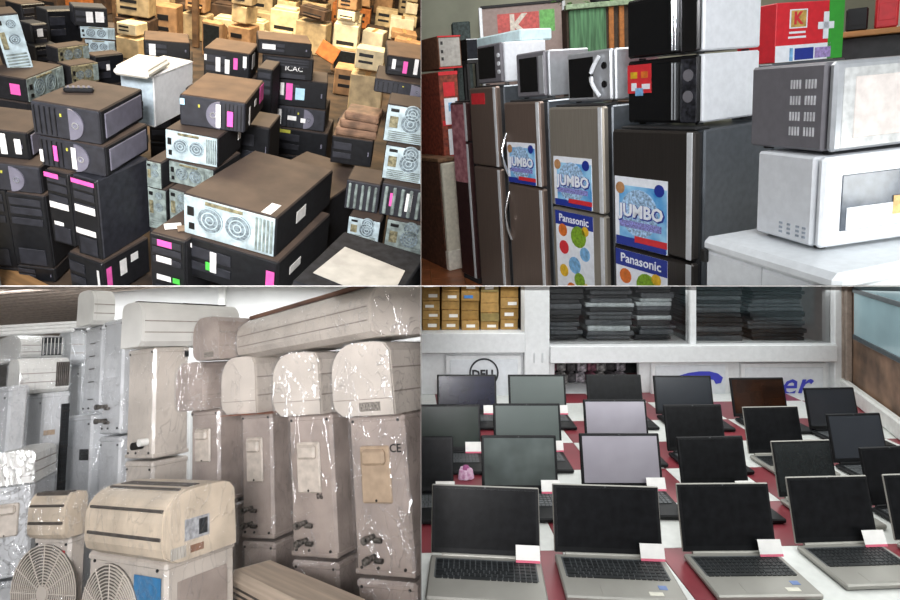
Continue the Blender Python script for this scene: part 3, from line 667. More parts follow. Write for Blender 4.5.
def oven(f, label, body, front, win=(.36, .52, .6, .7), winm=None, ctrl=None, handle=None, knobs=(), vents=None, feet=True):
    p = thing(R2, 'microwave_oven', label, 'microwave', f.loc, f.yaw)
    MB().box((0, .01, f.h/2+.006), (f.w, f.d-.02, f.h-.012), .008).build('casing', body, p)
    MB().box((0, -f.d/2, f.h/2+.006), (f.w*.985, .03, f.h-.012), .01).build('front_frame', front, p)
    if feet:
        for sx in (-1, 1):
            for sy in (-1, 1): MB().cyl((sx*f.w*.4, sy*f.d*.38, .004), .018, .008, 'Z', 10).build('foot', M_SEAL, p)
    c, d = face(f, 'F', *win, .004, .0145); MB().box(c, d, .002).build('window', winm or M_WIN, p)
    if ctrl: c, d = face(f, 'F', *ctrl[:4], .004, .0145); MB().box(c, d, .001).build('control_panel', ctrl[4], p)
    for (u, v, r, m) in knobs: knob(f, p, u, v, r, m)
    if handle == 'bar':
        for u in (.70, .74): c, d = face(f, 'F', u, .5, .018, .84, .02, .02); MB().box(c, d, .004).build('handle', M_CHR, p)
    if handle == 'arc':
        x = -f.w/2+.74*f.w; n = 10
        MB().tube([(x-.05*math.sin(math.pi*i/n)+.02, -f.d/2-.03-.02*math.sin(math.pi*i/n), f.h*(.12+.76*i/n)) for i in range(n+1)], .013).build('handle', M_MWW, p)
    if vents:
        S, us, vs, dw, dh = vents
        for u in us:
            for v in vs:
                g = MB()
                for k in range(4): c, d = face(f, S, u+(k-1.5)*dw*.5, v, dw*.25, dh, .002); g.box(c, d)
                g.build('vent', mat('vent_pale', '#d5d5d8', .5) if body is M_MWG else mat('vent_grey', '#9aa3ad', .6), p)
    f.obj = p; return f

F5 = fit(R2, (469, 102), (453, 100), (476, 100), 284, 4.9, yaw=YW, d=.5)
FZ2 = F5.zb
def fr(A, B, C, D): 
    f = fit(R2, A, B, C, 0, D, h=1, yaw=YW, d=.52); f.h = f.zt-FZ2; f.loc.z = FZ2; f.zb = FZ2; return f
def vsplit(f, A, y): return 1-drop(R2, f.a, y)/f.h
F1 = fr((699, 131), (616, 121), (758, 122), 2.75); F2 = fr((607, 106), (552, 101), (621, 99), 3.35)
F3 = fr((543, 101), (507, 98), (552, 97), 3.9); F4 = fr((499, 86), (472, 84), (508, 83), 4.4); F5.h = F5.zt-FZ2
s1 = vsplit(F1, 0, 262); s2 = vsplit(F2, 0, 215); s3 = vsplit(F3, 0, 188); s4 = vsplit(F4, 0, 168); s5 = vsplit(F5, 0, 142)
fridge(F1, 'large dark steel fridge with blue poster, black-fronted microwaves stacked on it', M_STL, s1,
       stick=[('j', (.38, s1+(1-s1)*.31, .68, (1-s1)*.60)), ('f', (.38, s1-.25, .68, .47))])
fridge(F2, 'steel fridge with blue poster and fruit poster under silver microwave with curved handle', M_STL2, s2,
       stick=[('j', (.44, s2+(1-s2)*.27, .72, (1-s2)*.5)), ('f', (.44, s2-.20, .72, .37))])
fridge(F3, 'steel fridge with one blue fan-shaped poster, third in row from the freezer', M_STB, s3, handle=.05,
       stick=[('j', (.45, s3+(1-s3)*.27, .8, (1-s3)*.5))])
fridge(F4, 'tall brown-tinted steel fridge with bright edge under small microwave', M_STB, s4)
fridge(F5, 'narrow dark fridge with pink patterned upper door, last in row', mat('fridge_maroon', '#4a3231', .35, .4, var=.1), s5)
c, d = face(F5, 'F', .45, .78, .8, .42, .002, .033); MB().box(c, d).build('poster', mat('poster_pink', '#c48b90', .6, col2='#8a4a55', scale=18), F5.obj)
c, d = face(F4, 'F', .35, .95, .5, .05, .002, .033); MB().box(c, d).build('red_sticker', M_RED, F4.obj)

# --- microwaves on the fridges
O2 = fitb(R2, (701, 54), 2.78, (629, 51), (770, 49), F1.zt+.013, d=.42)
oven(O2, 'black-fronted microwave with red sticker on the large dark fridge', M_MWW, M_MWB, win=(.34, .5, .62, .86), handle='bar',
     ctrl=(.88, .5, .2, .9, mat('panel_dark', '#2c2d33', .35, var=.5, scale=60)), knobs=((.88, .72, .028, M_MWG), (.88, .42, .028, M_MWG)))
c, d = face(O2, 'F', .2, .72, .36, .44, .001, .019); s = MB().box(c, d).build('promo_sticker', M_RED, O2.obj)
for (a, b, da, db, m) in ((.12, .78, .1, .1, M_FYE), (.28, .78, .1, .1, M_FOR), (.12, .6, .08, .12, M_SKW), (.2, .52, .12, .12, M_FBL), (.3, .6, .12, .08, M_SKW)):
    c, d = face(O2, 'F', a, b, da, db, .001, .0205); MB().box(c, d).build('promo_patch', m, s)
O1 = Fit(); O1.__dict__.update(O2.__dict__); O1.h = .30; O1.zb = O2.zt+.002; O1.zt = O1.zb+.3; O1.loc = Vector((O2.loc.x, O2.loc.y, O1.zb))
oven(O1, 'topmost black-fronted microwave with white side, cut by top of picture', M_MWW, M_MWB, win=(.34, .5, .62, .86), handle='bar', ctrl=(.88, .5, .2, .9, M_MWB))
O3 = fitb(R2, (613, 48), 3.38, (568, 46), (629, 45), F2.zt+.013, d=.36)
oven(O3, 'silver microwave with curved white handle on second fridge', M_MWS, M_MWS, win=(.34, .5, .56, .78), handle='arc', knobs=((.86, .7, .02, M_MWB), (.86, .35, .02, M_MWB)))
O4 = fitb(R2, (546, 50), 3.92, (517, 48), (568, 45), F3.zt+.013, d=.36)
oven(O4, 'grey microwave with reflecting window on third fridge', M_MWS, M_MWG, win=(.44, .52, .62, .74), ctrl=(.88, .5, .16, .8, M_MWS))
O5 = fitb(R2, (502, 42), 4.42, (478, 40), (552, 37), F4.zt+.013, d=.4)
oven(O5, 'small white microwave with dark window on the tall brown fridge', M_MWW, M_MWG, win=(.4, .55, .7, .78), knobs=((.9, .7, .016, M_MWW), (.9, .5, .016, M_MWW), (.9, .3, .016, M_MWW)))
q = fitb(R2, (520, 29), 4.5, (476, 28), (552, 26), O5.zt+.002, d=.3)
one(MB().box((0, 0, q.h/2), (q.w, q.d, q.h), .01).box((0, 0, q.h*.97), (q.w*.94, q.d*.94, q.h*.1), .004), 'foam_box', mat('foam_cyan', '#cfe6ea', .7, var=.05), R2, 'flat pale cyan foam box on small white microwave', 'box', place(q.loc, q.yaw))

# --- chest freezer with two microwaves on the right
FR = fit(R2, (838, 276), (701, 229), (960, 246), 300, 1.80, front='R', yaw=-75, w=.95)
FR.h = FR.zt-FZ2; FR.loc.z = FZ2
p = thing(R2, 'chest_freezer', 'white chest freezer carrying the grey and white microwaves', 'freezer', FR.loc, FR.yaw)
M_FRZ = mat('freezer_white', '#dde1e4', .3, var=.03)
MB().box((0, 0, (FR.h-.05)/2), (FR.w-.02, FR.d-.02, FR.h-.05), .015).build('body', M_FRZ, p)
MB().box((0, 0, FR.h-.03), (FR.w, FR.d, .06), .02).build('lid', M_FRZ, p)
c, d = face(FR, 'L', .04, .93, .05, .05, .02, -.008); MB().box(c, d, .004).build('hinge', M_HOLE, p)
c, d = face(FR, 'L', .5, .5, .004, .9, .002, -.0105); MB().box(c, d).build('panel_seam', M_MWS, p)
O7 = fitb(R2, (820, 158), 1.97, (758, 151), (925, 144), FR.zt+.002, 'R', yaw=-80, w=.5)
oven(O7, 'white microwave with grey window standing on the chest freezer', M_MWW, M_MWW, win=(.5, .5, .7, .6), winm=mat('oven_glass_grey', '#5a6069', .15, var=.15),
     vents=('L', (.45, .58, .72, .82), (.12, .17, .22), .03, .025))
c, d = face(O7, 'F', .52, .33, .66, .24, .002, .019); MB().box(c, d).build('lower_strip', M_SKW, O7.obj)
c, d = face(O7, 'F', .5, .28, .5, .08, .001, .0215); MB().box(c, d).build('green_print', mat('print_palegreen', '#cfe3cf', .5), O7.obj)
c, d = face(O7, 'F', .62, .42, .14, .2, .001, .0215); MB().box(c, d).build('orange_sticker', mat('print_peach', '#e8b878', .5, var=.2, scale=50), O7.obj)
O6 = fitb(R2, (832, 62), 1.92, (752, 64), (945, 55), O7.zt+.002, 'R', yaw=-78, w=.5)
oven(O6, 'silver-grey microwave with slotted side on top of the white one', M_MWG, M_MWS, win=(.46, .5, .6, .66), winm=mat('oven_glass_pale', '#d8cfca', .2, var=.06, spec=.5),
     vents=('L', (.60, .78), (.25, .42, .6, .78), .07, .1))
c, d = face(O6, 'F', .5, .5, .86, .86, .002, .0145); MB().box(c, d, .001).build('window_surround', mat('surround_silver', '#c9cac9', .3, .2), O6.obj)

# --- big red and green carton on a pedestal behind
RB = fit(R2, (777, 3), (768, 1), (845, 3), 63, 3.05, front='R', d=.26, yaw=-75)
M_CR = mat('carton_red', '#d2232f', .5, var=.05); M_CG = mat('carton_green', '#37a036', .5, var=.05)
p = thing(R2, 'carton', 'red and green carton with letter K and white cross behind grey microwave', 'carton', RB.loc, RB.yaw)
MB().box((0, 0, RB.h/2), (RB.w, RB.d, RB.h), .004).build('body', M_CR, p)
def rbp(u, v, du, dv, nm, m, par, off=.0005): c, d = face(RB, 'F', u, v, du, dv, .001, off); return MB().box(c, d).build(nm, m, par)
rbp(.885, .5, .23, 1, 'green_panel', M_CG, p)
for a in ((.73, .58, .24, .12), (.73, .58, .08, .46)): rbp(*a, 'cross', M_SKW, p, .002)
k = rbp(.32, .72, .26, .32, 'logo_square', M_SKW, p); rbp(.32, .72, .22, .28, 'logo_field', mat('print_gold', '#c9a255', .5, var=.2), k, .0018)
text_part('K', .085, M_RED, 'lettering', k, face_M(RB, 'F', .31, .72, .0035), bold=.003)
for v, wd in ((.49, .24), (.41, .26)): rbp(.31, v, wd, .035, 'print_line', M_SKW, p)
k = rbp(.41, .14, .82, .28, 'picture_panel', M_SKW, p); rbp(.42, .12, .28, .2, 'screen_print', M_SKN, k, .0018); rbp(.7, .12, .24, .18, 'screen_print', mat('print_lilac', '#a690c8', .5, var=.2, scale=60), k, .0018); rbp(.23, .12, .05, .22, 'screen_print', M_FBL, k, .0018)
t = thing(R2, 'steel_cabinet', 'plain steel cabinet holding up the red and green carton', 'cabinet', (RB.loc.x, RB.loc.y, FZ2), RB.yaw)
MB().box((0, 0, (RB.zb-FZ2)/2-.001), (RB.w*1.1, RB.d*1.05, RB.zb-FZ2-.004), .006).build('body', M_SIDE, t)
MB().box((0, -RB.d*.525-.006, (RB.zb-FZ2)/2), (RB.w*1.0, .012, (RB.zb-FZ2)*.94), .003).build('door', M_SIDE, t)
# --- wall shelf with bric-a-brac far right
a = pt(R2, 845, 33, 3.3); b = pt(R2, 930, 29, 3.1); dv = b-a; yw = math.atan2(dv.y, dv.x)
t = thing(R2, 'wall_shelf', 'orange-brown wooden shelf at the far right behind the microwaves', 'shelf', a, yw)
MB().box((.3, .16, -.01), (.72, .34, .03), .004).build('shelf_board', mat('shelf_wood', '#b07a45', .6, var=.2, scale=8, stretch=(.3, 3, 3)), t)
hb = a.z-FZ2-.03
MB().box((.3, .2, -.03-hb/2), (.7, .24, hb), .004).build('cupboard', mat('cupboard_dark', '#1c1a1d', .5, var=.3), t)
for (x, w_, h_, m, l, nm) in ((.05, .1, .12, M_MWB, 'black gadget box on the orange-brown shelf', 'gadget_box'), (.18, .1, .17, M_RED, 'dark red packet standing on the orange-brown shelf', 'packet'),
                         (.32, .12, .1, M_FYE, 'yellow packet lying on the orange-brown shelf', 'packet'), (.47, .1, .2, mat('pack_maroon', '#6e2c24', .6, var=.3), 'tall maroon packet on the orange-brown shelf', 'packet')):
    one(MB().box((0, 0, h_/2), (w_, .14, h_), .008).box((0, -.072, h_*.5), (w_*.7, .004, h_*.5), .001), nm, m, R2, l, 'packet', place(a, yw) @ Matrix.Translation((x, .1, .006)))

# --- left side: cartons and brown cupboard with cream pillar
G1 = fit(R2, (437, 36), (414, 34), (460, 35), 69, 5.6, front='R', yaw=YW)
def plain_box(f, label, m, panel=None, edge=None, name='carton', cat='carton'):
    p = thing(f.room, name, label, cat, f.loc, f.yaw); MB().box((0, 0, f.h/2), (f.w, f.d, f.h), .005).build('body', m, p)
    if panel: c, d = face(f, 'F', .5, .5, .9, .86, .002); MB().box(c, d).build('face_print', panel, p)
    if edge:
        for v in (.02, .98): c, d = face(f, 'F', .5, v, 1, .04, .003); MB().box(c, d).build('edge_band', edge, p)
    f.obj = p; return f
plain_box(G1, 'grey-faced carton with red edges at the left end of the shop', mat('carton_brown', '#6f4a36', .8, var=.15), mat('carton_greyface', '#a9a6a0', .7, var=.1, scale=30), M_RED)
for v in (.78, .52, .3): c, d = face(G1, 'F', .16, v, .1, .1, .002, .0025); MB().box(c, d).build('print_mark', M_SEAL, G1.obj)
G2 = fit(R2, (438, 72), (414, 70), (457, 71), 160, D=5.55, front='R', yaw=YW)
plain_box(G2, 'red-brown crate plastered with small posters under the grey-faced carton', mat('crate_red', '#8a3f2d', .7, var=.25), None, M_RED, 'crate', 'crate')
for (u, v, du, dv, m) in ((.5, .8, .6, .16, M_RED), (.55, .55, .7, .3, M_SKW), (.5, .42, .9, .06, M_RED), (.6, .2, .6, .3, M_SKW), (.5, .6, .2, .1, M_FBL), (.6, .3, .25, .08, M_FOR)):
    c, d = face(G2, 'F', u, v, du, dv, .002, .002+.001*random.random()); MB().box(c, d).build('poster', m, G2.obj)
G3 = fit(R2, (438, 159), (412, 148), (456, 158), 262, D=5.5, front='R', yaw=YW); G3.h = G3.zt-FZ2; G3.loc.z = FZ2
p = thing(R2, 'low_cupboard', 'brown cupboard with cream end post below the poster crate', 'cupboard', G3.loc, G3.yaw)
MB().box((0, 0, G3.h/2-.02), (G3.w*.96, G3.d*.98, G3.h-.04), .004).build('body', mat('cupboard_brown', '#5b3a2a', .6, var=.25), p)
MB().box((0, 0, G3.h-.018), (G3.w*1.05, G3.d, .036), .005).build('top_board', mat('cupboard_top', '#7a5a40', .6, var=.2), p)
c, d = face(G3, 'F', .5, .5, .9, .92, .05, 0); MB().box(c, d, .01).build('end_post', mat('post_cream', '#cfc9b6', .6, var=.06), p)
c, d = face(G3, 'F', .5, .09, 1.0, .18, .06, 0); MB().box(c, d, .008).build('post_foot', mat('post_cream2', '#dcd7c8', .6, var=.06), p)
G4 = fit(R2, (466, 39), (459, 38), (477, 38), 60, 6.2, front='R', d=.3, yaw=YW)
plain_box(G4, 'small dark oven box between grey-faced carton and white microwave', M_MWB, mat('glass_dark', '#22252c', .2), M_SKW, 'small_oven', 'oven')
t = thing(R2, 'stand', 'dark stand under the small dark oven box', 'stand', (G4.loc.x, G4.loc.y, FZ2), G4.yaw)
MB().box((0, 0, (G4.zb-FZ2)-.02), (G4.w, G4.d, .036), .003).build('top', M_SEAL, t)
for sx in (-1, 1):
    for sy in (-1, 1): MB().box((sx*G4.w*.42, sy*G4.d*.42, (G4.zb-FZ2-.04)/2), (.03, .03, G4.zb-FZ2-.04)).build('leg', M_SEAL, t)

# --- back: framed banner, green cabinet window, walls, floor
Bz = 6.9
a = pt(R2, 480, 8, Bz); b = pt(R2, 563, 8, Bz); W = (b-a).length; zb = a.z-FZ2
t = thing(R2, 'banner_stand', 'grey-pink banner in white frame with red K and green block', 'banner', ((a.x+b.x)/2, a.y, FZ2), math.atan2(b.y-a.y, b.x-a.x))
MB().box((0, 0, zb/2), (W, .03, zb), .003).build('panel', mat('banner_pinkgrey', '#a8958e', .7, var=.05), t)
for x in (-1, 1): MB().box((x*W*.5, -.01, zb/2), (.04, .05, zb), .005).build('post', M_BRT, t)
MB().box((0, -.01, zb), (W, .05, .03), .005).build('rail', M_SEAL, t)
MB().box((-W*.05, -.018, zb-.24), (W*.5, .004, .3)).build('red_block', mat('banner_red', '#d4625c', .6), t)
MB().box((W*.3, -.018, zb-.2), (W*.18, .004, .24)).build('green_block', mat('banner_green', '#79c06a', .6), t)
text_part('K', .34, mat('banner_pale', '#e8ddd0', .6), 'lettering', t, Matrix.Translation((-W*.05, -.022, zb-.24)) @ Matrix.Rotation(math.pi/2, 4, 'X'), bold=.01)
MB().box((W*.08, -.019, zb-.38), (W*.5, .004, .03)).build('pale_strip', mat('banner_pale', '#e8ddd0', .6), t)
a = pt(R2, 566, 8, 6.0); b = pt(R2, 640, 6, 6.0); W = (b-a).length; zb = a.z-FZ2
t = thing(R2, 'display_cabinet', 'glazed cabinet with green cloth and orange slats behind silver microwave', 'cabinet', ((a.x+b.x)/2, a.y, FZ2), math.atan2(b.y-a.y, b.x-a.x))
MB().box((0, .1, zb/2), (W, .2, zb), .004).build('back', mat('cabinet_darkbrown', '#3c2f22', .8, var=.2), t)  # plain dark brown cabinet back
MB().box((-W*.22, -.01, zb-.28), (W*.5, .03, .5), .004).build('green_cloth', mat('cloth_green', '#4f7a55', .8, var=.25, scale=8, stretch=(6, 1, .4)), t)
for x in (.1, .24, .4): MB().box((x*W, -.012, zb-.3), (.05, .03, .56), .004).build('slat', mat('slat_orange', '#a5662f', .7, var=.15), t)
MB().box((0, -.02, zb), (W*1.04, .08, .05), .005).build('rail', mat('rail_green', '#8fa384', .7, var=.2), t)
MB().box((W*.51, -.03, zb/2), (.05, .06, zb), .005).build('post', M_SIDE, t)
lf = MB()
for i in range(60):
    c = Vector((random.uniform(-.5, .5), random.uniform(-.1, .1), random.uniform(.0, .22))); s = random.uniform(.03, .06)
    T_ = Matrix.Translation(c) @ Matrix.Rotation(random.uniform(0, 6), 4, 'Z') @ Matrix.Rotation(random.uniform(-1, 1), 4, 'X')
    lf.add([(-s, 0, 0), (0, -s*.4, .005), (s, 0, 0), (0, s*.4, .005)], [(0, 1, 2, 3)], T_)
t2 = thing(R2, 'potted_plant', 'leafy green plant on top of the glazed cabinet', 'plant', ((a.x+b.x)/2, a.y+.08, FZ2+zb+.026))
lf.build('foliage', mat('leaf_green', '#6f9a5a', .6, var=.3), t2); MB().cyl((0, 0, .03), .09, .06, 'Z', 14, .11).build('pot', M_SEAL, t2)
M_W2 = mat('shop_wall', '#a3a592', .8, var=.06, scale=3)
yb_ = 8.2
struct(MB().box((3.6, yb_, FZ2+1.6), (9.4, .1, 3.4)).build('wall_back', M_W2, None, R2))
c = pt(R2, 880, 20, 4.6)
struct(MB().box((c.x+.9, c.y, FZ2+1.6), (1.6, .1, 3.4)).build('wall_right', mat('shop_wall_cream', '#d5cdbd', .8, var=.05), None, R2))
c = pt(R2, 460, 20, 6.8)
one(MB().box((0, 0, 1.2), (.2, .2, 2.4), .01), 'dark_column', mat('column_teal', '#3d4a48', .7, var=.3), R2, 'dark green-grey column at the back left of the shop', 'column', Matrix.Translation((c.x, c.y, FZ2)))
# tiled floor
fl = struct(MB().box((3.4, 3.8, FZ2-.035), (9.4, 7.6, .05)).build('floor', mat('shop_grout', '#7a5642', .8), None, R2))
tm = MB().box((0, 0, 0), (.296, .296, .012), .002).mesh('floor_tile'); tm.materials.append(mat('shop_tile', '#a5623c', .35, var=.18, scale=5))
for i in range(9):
    for j in range(19): link('floor_tile', tm, fl, None, Matrix.Translation((-.15+i*.3, 2.4+j*.3, FZ2-.006)))

# ================================================================ BAY 3 (lower left): store of film-wrapped air conditioners
R3 = 'BL'
M_AC = mat('ac_cream', '#c6bdb3', .45, var=.07, scale=5); M_ACW = mat('ac_white', '#dcdbd6', .42, var=.05, scale=5)
M_ACG = mat('ac_greywhite', '#c2c4c6', .42, var=.07, scale=5); M_ACB = mat('ac_beige', '#c9baa6', .5, var=.12, scale=7)
M_ACP = mat('ac_pinkish', '#a3968e', .48, var=.12, scale=7)
M_COV = mat('valve_cover_tan', '#a9947d', .5, var=.1, scale=20); M_COVL = mat('valve_cover_pale', '#bdb3a8', .5, var=.08)
M_BRS = mat('valve_brass', '#6f6b66', .4, .5, var=.4, scale=60); M_BLK3 = mat('rubber_black', '#191817', .6)
M_FIN = mat('coil_fins', '#2b2f33', .5, .3, var=.5, scale=12, stretch=(1, 1, 30)); M_SLT = mat('louvre_dark', '#4b4540', .6, var=.2)
M_SEAM = mat('seam_taupe', '#9a9087', .6)  # slightly darker line along the panel joints
M_BLU = mat('label_blue', '#3b7fb0', .45, var=.1); M_LRED = mat('label_red', '#b3333a', .5, var=.2)
WRAP = wrap_mat('stretch_film', .5, 9, .22, (1, 1, .55)); WRAPH = wrap_mat('stretch_film_heavy', .7, 13, .36, (1, 1, .7)); WRAPL = wrap_mat('stretch_film_light', .4, 7, .17, (1, 1, .5))
WR = {1: WRAP, 2: WRAPH, 3: WRAPL}
def side_wrap(p, f, m, o=.006):
    MB().box((0, 0, f.h/2), (f.w+2*o, f.d+2*o, f.h+o), .016).build('plastic_wrap', m, p)
def outdoor(f, label, m=None, cover=True, valves=True, ce=False, grille=None, wrap=1, sticker=None, mark=False, coil=False):
    m = m or M_AC; p = thing(R3, 'outdoor_unit', label, 'air conditioner', f.loc, f.yaw)
    MB().box((0, 0, f.h/2-.006), (f.w-.008, f.d-.008, f.h-.012), .012).build('casing', m, p)
    MB().box((0, 0, f.h-.017), (f.w, f.d, .034), .010).build('top_lid', m, p)
    MB().box((0, 0, .014), (f.w*1.0, f.d*1.0, .02), .004).build('base_pan', m, p)
    if cover:
        c, d = face(f, 'F', .47, .62, .52, .36, .014, -.004); k = MB().box(c, d, .008).build('valve_cover', M_COV if ce else M_COVL, p)
        c, d = face(f, 'F', .47, .73, .40, .10, .03, 0); MB().box(c, d, .01).build('grip', M_COV if ce else M_COVL, k)
        c, d = face(f, 'F', .47, .46, .02, .014, .006, .01); MB().box(c, d).build('screw', M_BLK3, k)
    if valves:
        for v in (.24, .12):
            c, _ = face(f, 'F', .36, v, 0, 0, .06, 0); k = MB().cyl(c, .011, .05, 'Y', 12).build('valve', M_BRS, p)
            c, _ = face(f, 'F', .36, v, 0, 0, .02, .055); MB().cyl(c, .016, .02, 'Y', 6).build('cap', M_BRS, k)
            c, _ = face(f, 'F', .45, v-.02, 0, 0, .03, .0); MB().cyl(c, .010, .035, 'X', 10).build('port', M_BRS, k)
    for (u, v) in ((.1, .96), (.9, .96), (.12, .05), (.4, .05), (.85, .05)):
        c, _ = face(f, 'F', u, v, 0, 0, .004, -.002); MB().cyl(c, .006, .005, 'Y', 8).build('screw', M_BLK3, p)
    if ce: text_part('CE', .045, M_BLK3, 'lettering', p, face_M(f, 'F', .84, .78, .0085), bold=.0005)
    if mark: text_part('06', .036, M_BLK3, 'lettering', p, face_M(f, 'F', .7, .42, .0085))
    if coil:
        c, d = face(f, 'R', .82, .5, .3, .9, .008); k = MB().box(c, d, .002).build('coil', M_FIN, p)
        g = MB()
        for i in range(4): c, d = face(f, 'R', .70+i*.08, .5, .012, .9, .006, .008); g.box(c, d)
        for i in range(7): c, d = face(f, 'R', .82, .08+i*.14, .28, .008, .006, .009); g.box(c, d)
        g.build('guard', M_BLK3, k)
    if grille:
        S, u, r = grille; H = min(f.h*.45, r); vc = 1-(H+.03)/f.h; c, _ = face(f, S, u, vc, 0, 0, .004, 0)
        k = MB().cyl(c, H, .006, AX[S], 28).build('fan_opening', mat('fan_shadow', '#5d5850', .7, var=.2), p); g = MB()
        for q in range(16): c2, _ = face(f, S, u, vc, 0, 0, .004, .006); g.ring(c2, H*(q+1)/16, .004, .004, AX[S], 28)
        g.build('fan_guard', m, k); c3, _ = face(f, S, u, vc, 0, 0, .006, .008); MB().cyl(c3, H*.16, .006, AX[S], 14).build('hub', m, k)
        g = MB()
        for i in range(12):
            a = math.pi*i/6; T_ = Matrix.Translation(Vector(face(f, S, u, vc, 0, 0, .004, .009)[0])) @ Matrix.Rotation(a, 4, AX[S])
            g.box((0, 0, H*.58), (.004, .003, H*.84) if AX[S] == 'Y' else (.003, .004, H*.84), 0, T_)
        g.build('spokes', m, k)
    for (S, u, v, du, dv, mm) in (sticker or ()):
        c, d = face(f, S, u, v, du, dv, .0015, .001); MB().box(c, d).build('sticker', mm, p)
    if wrap: side_wrap(p, f, WR[wrap])
    f.obj = p; return f
def prof_ac(w_, h_):
    """end profile, front to the right (+a)"""
    pts = [(-w_/2, 0), (w_*.34, 0), (w_*.47, h_*.10), (w_*.5, h_*.22)]
    for i in range(7):
        a = i/6*math.pi/2; pts.append((w_*.12+w_*.38*math.cos(a), h_*.58+h_*.42*math.sin(a)))
    pts += [(-w_*.2, h_), (-w_*.4, h_*.965), (-w_*.48, h_*.85)]
    return pts
def indoor(f, label, long='Y', m=None, wrap=1, slots=False, plate=False, lines=True):
    """long 'Y': the end cap faces the viewer and the curved front looks right; long 'X': the curved front is the front"""
    m = m or M_AC; p = thing(R3, 'indoor_unit', label, 'air conditioner', f.loc, f.yaw)
    if long == 'Y':
        pr = [(-a, b) for a, b in prof_ac(f.w, f.h)]; MB().ext(pr, -f.d/2+.012, f.d/2, 'Y', smooth=False).build('casing', m, p)
        cap = [(a*.985, b*.985+.002) for a, b in pr]; MB().ext(cap, -f.d/2, -f.d/2+.014, 'Y').build('end_cap', m, p)
        if lines:
            c, d = face(f, 'F', .5, .22, .98, .012, .002); MB().box(c, d).build('seam', M_SEAM, p)
            for v in (.3, .62): MB().box((f.w*.495, 0, f.h*v), (.004, f.d*.96, .006)).build('front_seam', M_SEAM, p)
        if plate: c, d = face(f, 'F', .62, .12, .34, .12, .0015, .0015); MB().box(c, d).build('rating_plate', mat('plate_print', '#8d857b', .6, var=.4, scale=150), p)
        if wrap: MB().ext([(a*1.05, b*1.035-.003) for a, b in pr], -f.d/2-.006, f.d/2+.006, 'Y').build('plastic_wrap', WR[wrap], p)
    else:
        pr = [(-a, b) for a, b in prof_ac(f.d, f.h)]; MB().ext(pr, -f.w/2+.02, f.w/2-.02, 'X').build('casing', m, p)
        cap = [(a*.985, b*.985+.002) for a, b in pr]
        for s in (-1, 1): MB().ext(cap, s*(f.w/2-.022), s*f.w/2, 'X').build('end_cap', m, p)
        if slots:
            n = len(prof_ac(1, 1))
            for (ya, zb_, ln, th, rx) in ((-.485, .36, .9, .012, 0), (-.46, .74, .9, .010, .5), (-.22, .965, .86, .02, 1.1)):
                MB().box((0, ya*f.d-.004, zb_*f.h), (f.w*ln, .012, th), .002, None).build('louvre_slot', M_SLT, p)
            g = MB()
            for i in range(4): g.box((0, -.1*f.d+i*.03*f.d*1.6, f.h+.001), (f.w*.84, .006, .005))
            g.build('top_grille', M_SLT, p)
        else:
            for v in (.3, .55): MB().box((0, -f.d*.5, f.h*v), (f.w*.95, .004, .005)).build('front_seam', M_SEAM, p)
        if plate:
            c, d = face(f, 'R', .42, .42, .34, .3, .0015, .0005); MB().box(c, d).build('rating_plate', mat('plate_grey', '#a7a8ab', .6, var=.2, scale=60), p)
            c, d = face(f, 'R', .5, .42, .12, .22, .001, .0025); MB().box(c, d).build('print_block', M_FIN, p)
            c, d = face(f, 'R', .17, .14, .2, .16, .0015, .0005); MB().box(c, d).build('barcode', mat('barcode_grey', '#7c7770', .6, col2='#cfc9bf', scale=90, stretch=(1, 8, .2)), p)
            c, d = face(f, 'R', .42, .14, .18, .1, .0015, .0005); MB().box(c, d).build('brown_print', mat('print_rust', '#8a6650', .6), p)
        if wrap: MB().ext([(a*1.04, b*1.03-.003) for a, b in pr], -f.w/2-.006, f.w/2+.006, 'X').build('plastic_wrap', WR[wrap], p)
    f.obj = p; return f
def U(A, B, C, yb, D, yaw=-27, **k): return fit(R3, A, B, C, yb, D, yaw=yaw, **k)
def on(lower, A, B, C, D, yaw=-27, front='L', **k):
    zt = pt(R3, A[0], A[1], D).z; return fit(R3, A, B, C, 0, D, None, front, h=zt-lower.zt-.004, yaw=yaw, **k)
def below(f, h=None, gap=.014, dx=0):
    g = Fit(); g.__dict__.update(f.__dict__); g.zt = f.zb-gap; g.h = h or g.zt-FZ3; g.zb = g.zt-g.h; g.loc = Vector((f.loc.x+dx, f.loc.y, g.zb)); return g

# --- right-hand row: outdoor units end-on with indoor units on top
U1 = U((403, 413), (347, 413), None, 580, 2.40, d=.72); FZ3 = U1.zb-.62
U2 = U((331, 413), (287, 412), None, 560, 2.73, d=.72); U3 = U((271, 412), (240, 411), None, 540, 3.13, d=.72); U4 = U((219, 409), (190, 407), None, 505, 3.2, d=.34)
outdoor(U1, 'wrapped outdoor unit with tan grip cover and CE mark at right', M_ACP, ce=True, wrap=1)
outdoor(U2, 'wrapped outdoor unit with handwritten number, second from right', M_ACP, mark=True, wrap=3)
outdoor(U3, 'wrapped outdoor unit third from right in the valve-side row', M_ACP, wrap=3)
outdoor(U4, 'outdoor unit with small grip, fourth from right, behind the big beige indoor unit', M_ACP, valves=False, wrap=3)
for f, l in ((U1, 'lowest outdoor unit at far right, under the CE-marked one'), (U2, 'lowest outdoor unit under the handwritten-number one'), (U3, 'lowest outdoor unit under the third wrapped one'), (U4, 'lowest outdoor unit under the fourth one')):
    outdoor(below(f), l, M_ACP, cover=False, valves=False, wrap=1)
I1 = on(U1, (389, 339), (330, 339), None, 2.37, d=.74); indoor(I1, 'film-wrapped indoor unit end-on with rating plate, above CE-marked unit', m=M_AC, wrap=1, plate=True)
I2 = on(U2, (318, 350), (272, 350), None, 2.71, d=.74); indoor(I2, 'film-wrapped indoor unit end-on, second from right', m=M_AC, wrap=1)
